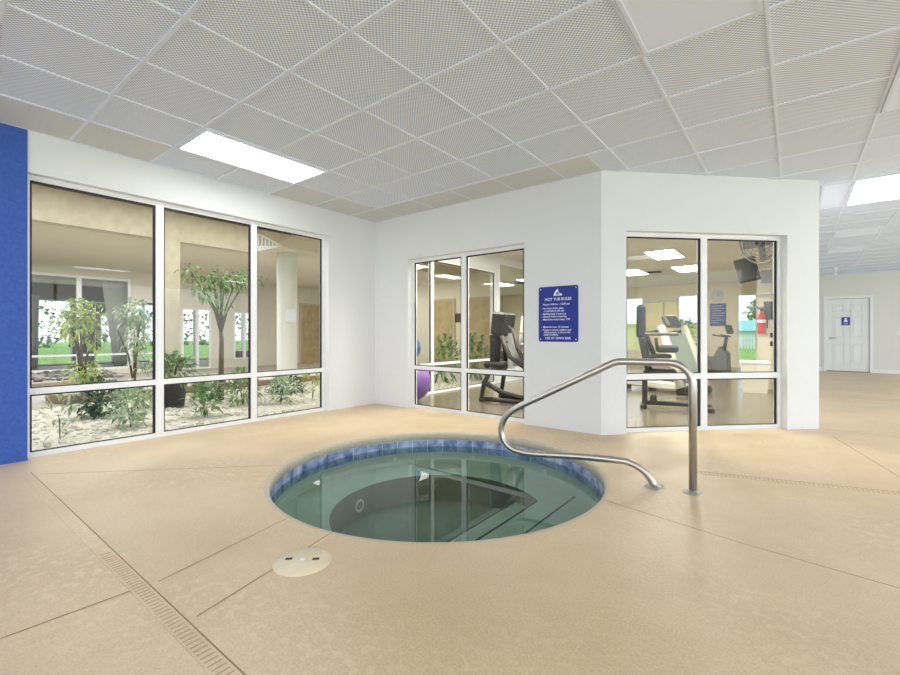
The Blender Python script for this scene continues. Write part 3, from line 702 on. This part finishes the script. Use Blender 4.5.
# potted plant in front of the beige column
t = thing('potted_plant', 'leafy plant in a dark grey pot in front of the beige column', 'potted plant', (-6.85, 2.48, GZ))
MB().lathe([(.0, .0), (.13, 0), (.175, .36), (.185, .36), (.185, .385), (.165, .385), (.16, .34), (0, .34)][::1], 28).build('pot', mat('charcoal_pot', (62, 60, 62), .6), t)
f = MB(); foliage(f, (0, 0, .53), .27, .20, 220, .15, .06, .5); f.build('foliage', M_LEAF, t)
s_ = MB(); stems(s_, (0, 0, .33), 6, .4, .16, .008); s_.build('stem', M_STEM, t)
# slim tree in the middle pane
t = thing('slim_tree', 'slim tree with a forked trunk and flat leafy crown in the middle pane', 'tree', (-7.05, 3.22, GZ))
tr = MB()
tr.tube([(0, 0, 0), (.01, 0, .5), (0, .01, .95), (0, .0, 1.05)], [.045, .036, .03, .028], 10)
tips = [(.05, -.30, 1.75), (.0, -.12, 1.85), (-.05, .08, 1.82), (.04, .22, 1.9), (.0, .42, 1.95), (.05, -.45, 1.95), (0, .0, 1.95)]
for q in tips: tr.tube([(0, 0, 1.03), (q[0] * .3, q[1] * .22, 1.38), q], [.018, .013, .005], 7)
tr.build('trunk', M_STEM, t)
f = MB()
for q in tips: foliage(f, q, .16, .12, 30, .10, .045, .1, .1, .4)
foliage(f, (0, .22, 1.9), .42, .09, 60, .11, .045, .1, .1, .5); foliage(f, (0, -.2, 1.72), .22, .2, 60, .10, .045, .1, .1, .5); foliage(f, (0, 0, 1.5), .12, .14, 40, .09, .04, .1, .1, .5)
f.build('foliage', M_LEAF, t)
b_ = MB(); foliage(b_, (0, .05, .1), .42, .12, 90, .22, .03, .9); b_.build('grass_tuft', M_LEAFD, t)
# two bushy trees in the far planter, left pane
def atree(x, y, z, fol, h, label, m):
    t = thing('planter_tree', label, 'tree', (x, y, z))
    s_ = MB(); stems(s_, (0, 0, 0), 4, h, .25, .02); s_.build('trunk', M_STEM, t)
    f = MB()
    for c, rx, rz, n in fol: foliage(f, c, rx, rz, n, .13, .055, .1, .1, .4)
    f.build('foliage', m, t)
atree(-8.9, 1.92, .136, [((0, 0, 1.2), .25, .26, 220), ((.05, -.12, 1.05), .26, .2, 110), ((0, .08, .85), .16, .2, 60), ((0, .02, .32), .24, .13, 110)], 1.2, 'yellow-green bushy tree centred in the left pane', M_LEAFY)
atree(-8.9, 2.62, .136, [((0, 0, 1.25), .24, .24, 170), ((0, .05, .9), .22, .3, 130), ((0, .1, .5), .14, .26, 60)], 1.25, 'pale green bushy tree right of the yellow-green tree in the left pane', M_LEAFV)

# ------------------------------------------------------------------ gym
gf = [(X0 + .001, Y0 + .14), (X1 - .05, Y0 + .14), (CX - .14, CY + .06), (CX - .14, YF), (X0 + .001, YF)]
struct(MB().prism(gf, -.02, .004).build('floor_gym', mat('dark_rubber_floor', (122, 114, 98), .18, var=.08, vscale=5, bump=.1, bscale=90)))
struct(MB().box((-.56, 10.2, 0), (CX - TH + .01, 12.0, HC)).build('wall_gym_closet', mat('cream_wall', (224, 216, 192), .75)))
for x0_, y0_, lb in ((-2.45, 9.45, 'lit square ceiling light nearest the angled window inside the gym'), (-2.45, 11.95, 'lit ceiling light farther back in the gym, right one'), (-3.75, 11.8, 'lit ceiling light farther back in the gym, left one'), (-3.0, 7.2, 'lit ceiling light nearest above the gym machines'), (-4.3, 4.95, 'added unseen gym ceiling light above the exercise balls'), (-2.9, 4.95, 'lit gym ceiling light just behind the rules sign wall'), (-1.3, 6.3, 'added unseen gym ceiling light just behind the angled window')):  # last three are added out of sight to brighten the gym
    ceiling_light(x0_, y0_, x0_ + .61, y0_ + 1.2, True, lb, lens=M_LITG)
for x0_, y0_, lb in ((-3.35, 9.7, 'grey air vent left of the bright gym light'), (-2.95, 12.6, 'grey air vent between the two far gym lights')):
    v = thing('ceiling_vent', lb, 'vent', (x0_, y0_, HC)); MB().box((-.2, -.2, -.012), (.2, .2, .004)).build('vent_frame', M_LIGHTGREY, v)
    for k in range(7): MB().box((-.17, -.165 + k * .05, -.018), (.17, -.14 + k * .05, -.011)).build('vent_slat', M_DARK, v)
mr = thing('wall_mirror', 'large frameless wall mirror beside the gym window', 'mirror', (X0, 8.06, 0))
mm = mat('mirror_silver', (232, 238, 232), .01, metal=1.0)
MB().box((0, 0, .35), (.012, 3.6, 2.53)).build('mirror_glass', mm, mr)

# exercise balls in the corner
ball = MB().sphere((0, 0, .30), .30, 40, 24, (1, 1, 1)).build('exercise_ball', mat('purple_rubber', (122, 84, 156), .35), None, (-4.648, 4.985, .004)); tag(ball, 'large purple exercise ball on the gym floor behind the centre window', 'exercise ball')
ball = MB().sphere((0, 0, .22), .22, 36, 22).build('exercise_ball', mat('blue_rubber', (52, 92, 140), .35), None, (-4.70, 4.93, .605)); tag(ball, 'blue exercise ball resting on top of the purple ball', 'exercise ball')

# multi-station weight machine behind the centre window
wm = thing('weight_machine', 'dark weight machine with tall black backrest behind the centre window', 'weight machine', (-3.38, 5.95, .004))
b = MB()
b.tube([(-.42, -.30, .03), (-.40, -.27, .25), (-.30, -.2, .52)], .035, 10); b.tube([(-.45, -.3, .03), (-.25, -.3, .045), (.35, -.28, .045)], .035, 10)
b.tube(fillet([(-.42, -.25, .30), (-.1, -.25, .16), (.45, -.22, .06)], .5), .04, 10); b.tube([(.45, -.28, .03), (.40, -.22, .55)], .045, 10); b.tube([(.45, .25, .03), (.40, .2, .55)], .04, 10)
b.tube([(-.45, .28, .03), (.45, .28, .03)], .035, 10); b.tube([(-.42, .28, .03), (-.30, .2, .52)], .035, 10); b.tube([(.40, -.24, .52), (.40, .24, .52)], .035, 10); b.tube([(-.30, -.2, .50), (-.3, .2, .50)], .035, 10)
b.build('base_frame', M_DARK, wm)
u = MB(); u.box((-.10, -.05, .5), (-.02, .03, 1.05), frameM(0, 0, .0)); u.tube([(.0, 0, .55), (.12, .0, 1.0), (.15, 0, 1.3)], .04, 10); u.build('upright', M_LIGHTGREY, wm)
MB().box((-.48, -.18, .50), (-.10, .18, .60), bev=.03).build('seat', M_BLACK, wm)
MB().box((-.46, -.18, .98), (-.22, .18, 1.34), Matrix.Translation((-.02, 0, 0)) @ Matrix.Rotation(.12, 4, 'Y'), bev=.03).build('backrest', M_BLACK, wm)
q = MB(); q.box((-.42, -.06, .58), (-.32, .06, 1.02)); q.tube([(-.30, -.02, .56), (-.25, -.02, 1.0)], .03, 10); q.build('backrest_post', M_DARK, wm)
a_ = MB(); a_.tube(fillet([(-.1, -.22, 1.0), (.05, -.25, .70), (.30, -.25, .55)], .1), .035, 10); a_.tube(fillet([(.10, -.25, 1.12), (.2, -.28, .82), (.38, -.25, .50)], .2), .03, 10); a_.build('lever_arm', mat('tan_grey_steel', (64, 57, 51), .45), wm)
wsk = MB(); wsk.box((.22, -.16, .5), (.46, .16, .98), bev=.01); wsk.build('weight_stack', mat('black_plates', (34, 32, 32), .5), wm)
for x_ in (.28, .40): MB().cyl((x_, 0, .98), (x_, 0, 1.32), .012).build('guide_rod', M_STEEL, wm)
sh = MB(); sh.box((.2, -.2, .86), (.48, .2, .90), bev=.012); sh.box((.18, -.21, 1.04), (.5, .21, 1.08), bev=.012); sh.build('stack_shroud', M_LIGHTGREY, wm)
for s_ in (-1, 1): MB().tube([(.12, s_ * .24, 1.05), (.02, s_ * .24, 1.16)], .022, 10).build('hand_grip', M_BLACK, wm)

def elliptical(name, label, loc, rz, body, arm):
    t = thing(name, label, 'elliptical trainer', loc, rz)
    b = MB(); b.box((-.75, -.24, 0), (-.65, .24, .07), bev=.015); b.box((.55, -.26, 0), (.65, .26, .07), bev=.015); b.box((-.7, -.05, .03), (.6, .05, .11), bev=.015); b.build('base_frame', body, t)
    c = MB(); c.lathe([(0, -.07), (.25, -.07), (.28, -.04), (.28, .04), (.25, .07), (0, .07)], 28); o = c.build('flywheel_housing', body, t, (-.5, 0, .33)); o.rotation_euler = (pi / 2, 0, 0)
    MB().tube([(.50, 0, .08), (.40, 0, .8), (.34, 0, 1.28)], [.06, .05, .04], 12).build('column', body, t)
    MB().box((-.04, -.15, -.09), (.03, .15, .10), Matrix.Translation((.33, 0, 1.38)) @ Matrix.Rotation(-.5, 4, 'Y'), bev=.02).build('console', M_BLACK, t)
    for s_ in (-1, 1):
        r = MB(); r.tube([(-.45, s_ * .14, .30 + s_ * .1), (.38, s_ * .17, .24)], .024, 10); r.build('pedal_arm', body, t)
        MB().box((-.2, s_ * .16 - .08, .30 + s_ * .05), (.16, s_ * .16 + .08, .335 + s_ * .05), bev=.012).build('pedal', M_BLACK, t)
        h = MB(); h.tube(fillet([(.38, s_ * .17, .24), (.42, s_ * .2, .85), (.26 + s_ * .10, s_ * .25, 1.30), (.12 + s_ * .14, s_ * .24, 1.58)], .15), .02, 10); h.build('handlebar', arm, t)
    return t
elliptical('elliptical_trainer', 'dark elliptical trainer with tall handlebars behind the weight machine', (-3.55, 7.9, .004), 1.9, M_DARK, M_DARK)
elliptical('elliptical_trainer', 'second dark elliptical trainer farther along the mirror wall', (-3.75, 9.6, .004), 1.9, M_DARK, M_DARK)

# seated machine close behind the angled window, left pane
sm = thing('seated_press_machine', 'seated exercise machine with tall thin black backrest behind the angled window', 'exercise machine', (-1.63, 6.72, .004), .22)
b = MB(); b.box((-.12, -.25, 0), (-.04, .25, .05), bev=.012); b.box((-.09, -.04, .03), (.75, .04, .09), bev=.012); b.box((.70, -.22, 0), (.78, .22, .05), bev=.012); b.build('base_frame', M_DARK, sm)
p = MB(); p.box((-.10, -.05, .05), (-.03, .05, .48)); p.box((.0, -.06, .05), (.09, .06, .17), bev=.02); p.tube([(-.06, 0, .46), (.05, 0, .75), (-.12, 0, 1.2)], .035, 10); p.build('upright', M_DARK, sm)
MB().box((-.08, -.17, .47), (.34, .17, .55), bev=.03).build('seat', M_BLACK, sm)
k = MB(); k.box((-.05, -.2, .55), (.05, .2, 1.02), Matrix.Translation((.10, 0, 0)) @ Matrix.Rotation(-.20, 4, 'Y'), bev=.03); k.box((-.17, -.19, .97), (-.055, .19, 1.45), bev=.035); k.build('backrest', M_BLACK, sm)
for s_ in (-1, 1):
    a_ = MB(); a_.box((-.06, s_ * .27 - .03, 1.01), (.36, s_ * .27 + .03, 1.06), bev=.018); a_.build('arm_rest', mat('grey_brown_pad', (104, 96, 86), .5), sm)
    a_ = MB(); a_.tube([(.10, s_ * .27, .8), (.08, s_ * .27, .98)], .02, 10); a_.build('hand_grip', M_BLACK, sm)
c_ = MB(); c_.box((.08, -.24, .78), (.36, .24, .88), bev=.03); c_.box((.02, -.2, .70), (.28, .2, .75), bev=.02); c_.build('lap_pad', M_BLACK, sm)
# white-framed trainer with sloping sides
tm = thing('treadmill', 'treadmill with sloping pale side rails behind the angled window', 'treadmill', (-1.74, 8.75, .004), -.42)
MB().box((-.75, -.33, .06), (.35, .33, .2), bev=.03).build('deck', M_LIGHTGREY, tm)
MB().box((-.72, -.22, .195), (.33, .22, .212)).build('running_belt', M_BLACK, tm)
for s_ in (-1, 1):
    MB().tube([(.40, s_ * .33, .12), (.16, s_ * .33, .8), (.0, s_ * .31, 1.18)], [.075, .07, .06], 12).build('side_rail', mat('ivory_plastic', (226, 220, 200), .4), tm)
    MB().box((-.75, s_ * .35 - .05, .0), (-.62, s_ * .35 + .05, .09), bev=.02).build('foot', M_BLACK, tm)
    MB().tube([(.02, s_ * .31, 1.1), (-.28, s_ * .31, 1.06)], .025, 10).build('handrail', M_BLACK, tm)
MB().box((-.05, -.18, -.05), (.05, .18, .2), Matrix.Translation((.02, 0, 1.2)) @ Matrix.Rotation(-.6, 4, 'Y'), bev=.03).build('console', mat('charcoal_console', (66, 64, 62), .4), tm)
MB().box((-.03, -.27, .2), (.03, .27, 1.0), Matrix.Translation((.42, 0, .1)) @ Matrix.Rotation(-.38, 4, 'Y'), bev=.02).build('front_panel', mat('sage_panel', (146, 158, 146), .4), tm)
hf = MB(); hf.box((.30, -.36, .0), (.52, .36, .14), bev=.03); hf.build('motor_cover', M_DARK, tm)
# stationary bike in the right pane
bk = thing('exercise_bike', 'dark stationary exercise bike in the right pane of the angled window', 'exercise bike', (-1.72, 13.4, .004), -.3)
b = MB(); b.box((-.5, -.22, 0), (-.42, .22, .07), bev=.02); b.box((.42, -.22, 0), (.5, .22, .07), bev=.02); b.box((-.46, -.05, .03), (.46, .05, .12), bev=.02); b.build('base_frame', M_DARK, bk)
b = MB(); b.xprism([(-.42, .1), (.42, .1), (.40, .55), (.22, .72), (.08, .45), (-.12, .45), (-.28, .7), (-.44, .68)], 'y', -.11, .11); b.build('body_shell', mat('grey_shell', (88, 86, 84), .45), bk)
MB().box((-.44, -.14, .72), (-.16, .14, .80), bev=.035).build('saddle', M_BLACK, bk)
MB().cyl((-.33, 0, .6), (-.31, 0, .75), .03).build('seat_post', M_STEEL, bk)
MB().tube([(.30, 0, .62), (.36, 0, 1.0)], .04, 10).build('stem', M_DARK, bk)
MB().tube(fillet([(.12, -.22, 1.02), (.38, -.2, .98), (.38, .2, .98), (.12, .22, 1.02)], .06), .018, 10).build('handlebar', M_BLACK, bk)
MB().box((-.04, -.13, -.12), (.04, .13, .12), Matrix.Translation((.42, 0, 1.16)) @ Matrix.Rotation(-.3, 4, 'Y'), bev=.025).build('console', M_BLACK, bk)
for s_ in (-1, 1):
    m_ = MB(); m_.tube([(.02, s_ * .12, .32), (.02 + s_ * .12, s_ * .15, .24)], .014, 8); m_.box((-.03 + s_ * .12, s_ * .15 + s_ * .01, .22), (.07 + s_ * .12, s_ * .15 + s_ * .1, .25)); m_.build('pedal', M_BLACK, bk)
# white waste bin
wb = thing('waste_bin', 'tall white rectangular bin on the gym floor by the closet corner', 'bin', (-.56, 9.55, .004), .1)
bb = MB(); w0, w1 = .17, .21
bb.add([(-w0, -w0, 0), (w0, -w0, 0), (w0, w0, 0), (-w0, w0, 0), (-w1, -w1, .50), (w1, -w1, .50), (w1, w1, .50), (-w1, w1, .50)], [(0, 3, 2, 1), (4, 5, 6, 7), (0, 1, 5, 4), (1, 2, 6, 5), (2, 3, 7, 6), (3, 0, 4, 7)]); bb.build('bin_body', mat('bin_white', (236, 232, 216), .4), wb)
MB().box((-.225, -.225, .5), (.225, .225, .56), bev=.02).build('bin_lid', M_WHITE, wb)
# things on the closet wall
YC = 10.2
fe = thing('fire_extinguisher', 'red fire extinguisher hung on the cream closet wall in the gym', 'fire extinguisher', (-.49, YC - .08, 1.05))
MB().lathe([(0, 0), (.06, .0), (.066, .02), (.066, .30), (.05, .36), (.022, .39), (.022, .42), (0, .42)], 24).build('cylinder', mat('extinguisher_red', (188, 44, 40), .35), fe)
MB().lathe([(.067, .20), (.067, .26)], 24).build('paper_band', M_LETTER, fe)
v = MB(); v.cyl((0, 0, .42), (0, 0, .46), .02); v.box((-.07, -.012, .46), (.03, .012, .475)); v.box((-.08, -.012, .49), (.03, .012, .505)); v.build('valve_handle', M_BLACK, fe)
MB().tube(fillet([(.02, 0, .44), (.09, 0, .42), (.085, 0, .1)], .04), .01, 8).build('hose', M_BLACK, fe)
MB().box((-.03, .05, .1), (.03, .08, .4)).build('wall_bracket', M_LIGHTGREY, fe)
o = MB().box((-.10, -.02, -.17), (.10, 0, .17), bev=.004).build('wall_panel', mat('dark_grey_green_board', (70, 78, 74), .5), None, (-.36, YC, 1.48)); tag(o, 'dark framed board on the closet wall right of the extinguisher', 'board')
for z_, lb in ((1.02, 'upper small dark switch on the closet wall'), (.86, 'lower small dark switch on the closet wall')):
    o = MB().box((-.03, -.012, -.045), (.03, 0, .045), bev=.003).build('wall_switch', M_DARK, None, (-.335, YC, z_)); tag(o, lb, 'switch')
tv = thing('television', 'tilted black television on a bracket high in the gym corner', 'television', (-.42, YC, 2.12))
TM = Matrix.Translation((-.26, -.62, .08)) @ Matrix.Rotation(-.98, 4, 'Z') @ Matrix.Rotation(.28, 4, 'X')
MB().box((-.27, -.04, -.22), (.27, .04, .22), TM, bev=.015).build('television_case', M_BLACK, tv)
MB().box((-.245, -.044, -.18), (.245, -.038, .19), TM).build('screen', mat('screen_dark', (44, 50, 42), .15), tv)
br = MB(); br.tube([(0, -.01, 0), (-.02, -.25, .03), (-.22, -.58, .06)], .025, 10); br.box((-.08, -.03, -.12), (.08, 0, .12)); br.build('wall_bracket', M_GREY, tv)
MB().box((-.14, -.22, -.34), (.10, -.02, -.31)).build('shelf', M_LIGHTGREY, tv)
fn = thing('wall_fan', 'round caged fan high on the gym wall at the top of the right pane', 'fan', (-.02, 8.6, 2.33), 0)
FM = Matrix.Translation((-.42, -.1, .15)) @ Matrix.Rotation(-.5, 4, 'Z') @ Matrix.Rotation(pi / 2 + .25, 4, 'X')
def ringp(r, z, n=36): return [tuple(FM @ Vector((r * cos(2 * pi * k / n), r * sin(2 * pi * k / n), z))) for k in range(n)]
cg = MB()
for r in (.05, .12, .19, .26, .33): cg.tube(ringp(r, .06 - .1 * (r / .33) ** 2), .006, 6, closed=True)
for r in (.12, .26, .33): cg.tube(ringp(r, -.12 + .06 * (r / .33) ** 2), .006, 6, closed=True)
for k in range(16):
    a = 2 * pi * k / 16; cg.tube([tuple(FM @ Vector((r * cos(a), r * sin(a), .06 - .1 * (r / .33) ** 2))) for r in (.03, .18, .33)], .004, 5)
cg.tube(ringp(.335, -.05), .014, 8, closed=True); cg.build('cage', M_GREY, fn)
for k in range(4):
    a = 2 * pi * k / 4; bl = MB(); bl.box((.05, -.07, -.006), (.28, .07, .0), FM @ Matrix.Translation((0, 0, -.03)) @ Matrix.Rotation(a, 4, 'Z') @ Matrix.Rotation(.4, 4, 'X'), bev=.002); bl.build('blade', mat('fan_blade_grey', (112, 112, 110), .5), fn)
mo = MB(); mo.tube([tuple(FM @ Vector((0, 0, .02))), tuple(FM @ Vector((0, 0, -.2)))], .07, 16); mo.tube([tuple(FM @ Vector((0, 0, -.18))), (-.12, 0, .05), (.08, 0, .05)], .025, 10); mo.build('motor', M_DARK, fn)
# blue rules board and clock on the far gym wall
bd = thing('gym_notice_board', 'blue notice board with white lines on the far gym wall', 'sign', (-1.935, YF, 1.665))
MB().box((-.225, -.02, -.36), (.225, 0, .36), bev=.008).build('board_plate', mat('notice_blue', (48, 58, 128), .45), bd)
ln = MB()
for k in range(8):
    w_ = [.15, .17, .13, .18, .16, .12, .17, .1][k]; ln.box((-.18, -.023, .27 - k * .075), (-.18 + w_ * 2, -.019, .285 - k * .075))
ln.build('white_lines', mat('notice_lines', (196, 202, 226), .5), bd)
ck = thing('wall_clock', 'round pale clock above the blue notice board', 'clock', (-1.95, YF, 2.28)); 
fc = MB().lathe([(0, .02), (.15, .02), (.17, .03), (.18, .0)], 32); o = fc.build('clock_body', M_LIGHTGREY, ck); o.rotation_euler = (pi / 2, 0, 0)
MB().tube([(0, -.024, 0), (0, -.024, .11)], .005, 6).tube([(0, -.024, 0), (.07, -.024, .02)], .005, 6).build('clock_hands', M_DARK, ck)
# yellow roller shade panel between the far gym windows
sh = thing('roller_shade', 'drawn yellow roller shade between the two far gym windows', 'blind', (-3.65, YF - .05, 0))
MB().box((-.52, -.006, .28), (.52, .006, 2.14)).build('shade_cloth', mat('yellow_cloth', (248, 234, 178), .8), sh); MB().cyl((-.53, 0, 2.16), (.53, 0, 2.16), .03).build('shade_roller', M_WHITE, sh)
MB().box((.12, -.012, .28), (.15, -.005, 2.14)).build('shade_seam', mat('tan_seam', (190, 170, 120), .8), sh)
pp = thing('potted_plant', 'leafy plant on a white stand below the right far gym window', 'potted plant', (-2.75, 15.9, .004))
MB().lathe([(0, 0), (.16, 0), (.2, .75), (.19, .75), (.17, .70), (0, .70)], 24).build('planter', M_WHITE, pp); f = MB(); foliage(f, (0, 0, 1.15), .3, .38, 150, .2, .07, .5); f.build('foliage', M_LEAF, pp)
s_ = MB(); stems(s_, (0, 0, .68), 5, .45, .14, .01); s_.build('stem', M_STEM, pp)

# ------------------------------------------------------------------ outdoors
LAWN = mat('green_lawn', (112, 158, 70), .9, rgb2=(150, 190, 92), vscale=1.2)
struct(MB().box((-90, YF + .3, -.3), (60, 90, -.12)).build('ground_lawn_far', LAWN))
struct(MB().box((-90, -60, -.3), (XA - 6.2, YF + .3, -.12)).build('ground_lawn_left', LAWN))
struct(MB().box((XR + .3, -60, -.3), (60, YF + .3, -.12)).build('ground_lawn_right', LAWN))
struct(MB().box((XA - 6.2, -60, -.3), (XR + .3, YB - .4, -.12)).build('ground_lawn_back', LAWN))
def house(name, label, loc, w, d, h, mw_, mr_, rise=1.2):
    t = thing(name, label, 'building', loc)
    MB().box((-w / 2, 0, 0), (w / 2, d, h)).build('building_wall', mw_, t)
    r = MB().xprism([(-.4, h), (d + .4, h), (d / 2, h + rise)], 'x', -w / 2 - .3, w / 2 + .3); r.build('roof', mr_, t)
    for k in (-1, 1):
        f = MB().box((k * w / 4 - .5, -.05, h * .4), (k * w / 4 + .5, 0, h * .8)).build('house_window', M_WHITE, t); MB().box((k * w / 4 - .43, -.06, h * .42), (k * w / 4 + .43, -.045, h * .78)).build('house_pane', mat('house_pane', (92, 104, 116), .2), f)
house('pavilion', 'small teal roofed building on the lawn outside the far gym door', (-3.6, 48, -.12), 5.0, 4, 1.5, mat('pale_teal_wall', (206, 222, 220), .8), mat('teal_roof', (140, 204, 200), .6), 1.0)
house('yellow_building', 'pale yellow building outside the far gym windows', (-9.0, 33, -.12), 9.0, 5, 1.9, mat('yellow_stucco', (240, 222, 160), .8), mat('white_roof', (226, 224, 216), .7), .3)
fc = thing('picket_fence', 'white picket fence in front of the teal roofed building', 'fence', (-3.2, 43, -.12))
for z_ in (.35, .85): MB().box((-3, -.02, z_), (3, .02, z_ + .07)).build('fence_rail', M_WHITE, fc)
for k in range(31): MB().box((-3.02 + k * .2, -.04, 0), (-2.93 + k * .2, -.02, 1.1)).build('picket', M_WHITE, fc)
def big_tree(x, y, h, r, label, m=None):
    t = thing('lawn_tree', label, 'tree', (x, y, -.12)); tr = MB(); tr.tube([(0, 0, 0), (.05, .03, h * .4), (0, .1, h * .75)], [.22, .16, .07], 10)
    for k in range(5):
        a = 2 * pi * k / 5; tr.tube([(.04, .03, h * .38), (cos(a) * r * .35, sin(a) * r * .35, h * .62), (cos(a) * r * .65, sin(a) * r * .65, h * .78)], [.09, .06, .03], 7)
    tr.build('trunk', M_STEM, t); f = MB()
    for k in range(6):
        a = 2 * pi * k / 6; foliage(f, (cos(a) * r * .5, sin(a) * r * .5, h * .72 + random.uniform(-.4, .4)), r * .5, h * .2, 130, .5, .24, .1, .2, .3)
    foliage(f, (0, 0, h * .88), r * .6, h * .16, 150, .5, .24); f.build('foliage', m or M_LEAF, t)
k = 0
for x_, y_, h_, lb in ((-32, 4.2, 6.5, 'shade tree on the lawn seen at the left through the lobby glass'), (-40, 9.5, 6., 'second shade tree on the lawn beyond the lobby, right of the first'), (-30, 14, 6.5, 'shade tree on the lawn beyond the pale atrium doors'), (-38, 1.2, 7.5, 'tall tree farthest left on the lawn beyond the lobby'), (-36, 21, 7, 'shade tree on the lawn behind the brown atrium door')):
    big_tree(x_, y_, h_, 2.2, lb)
big_tree(-2.2, 58, 5.0, 2.2, 'small tree behind the teal roofed building')
hm = MB()
for k in range(60): foliage(hm, (-52, -20 + k * 1.2, 1.6), 1.2, 2.0, 40, .7, .35)
tag(hm.build('tree_line', M_LEAFD), 'hazy line of trees at the far edge of the lawn beyond the lobby', 'trees', kind='stuff')
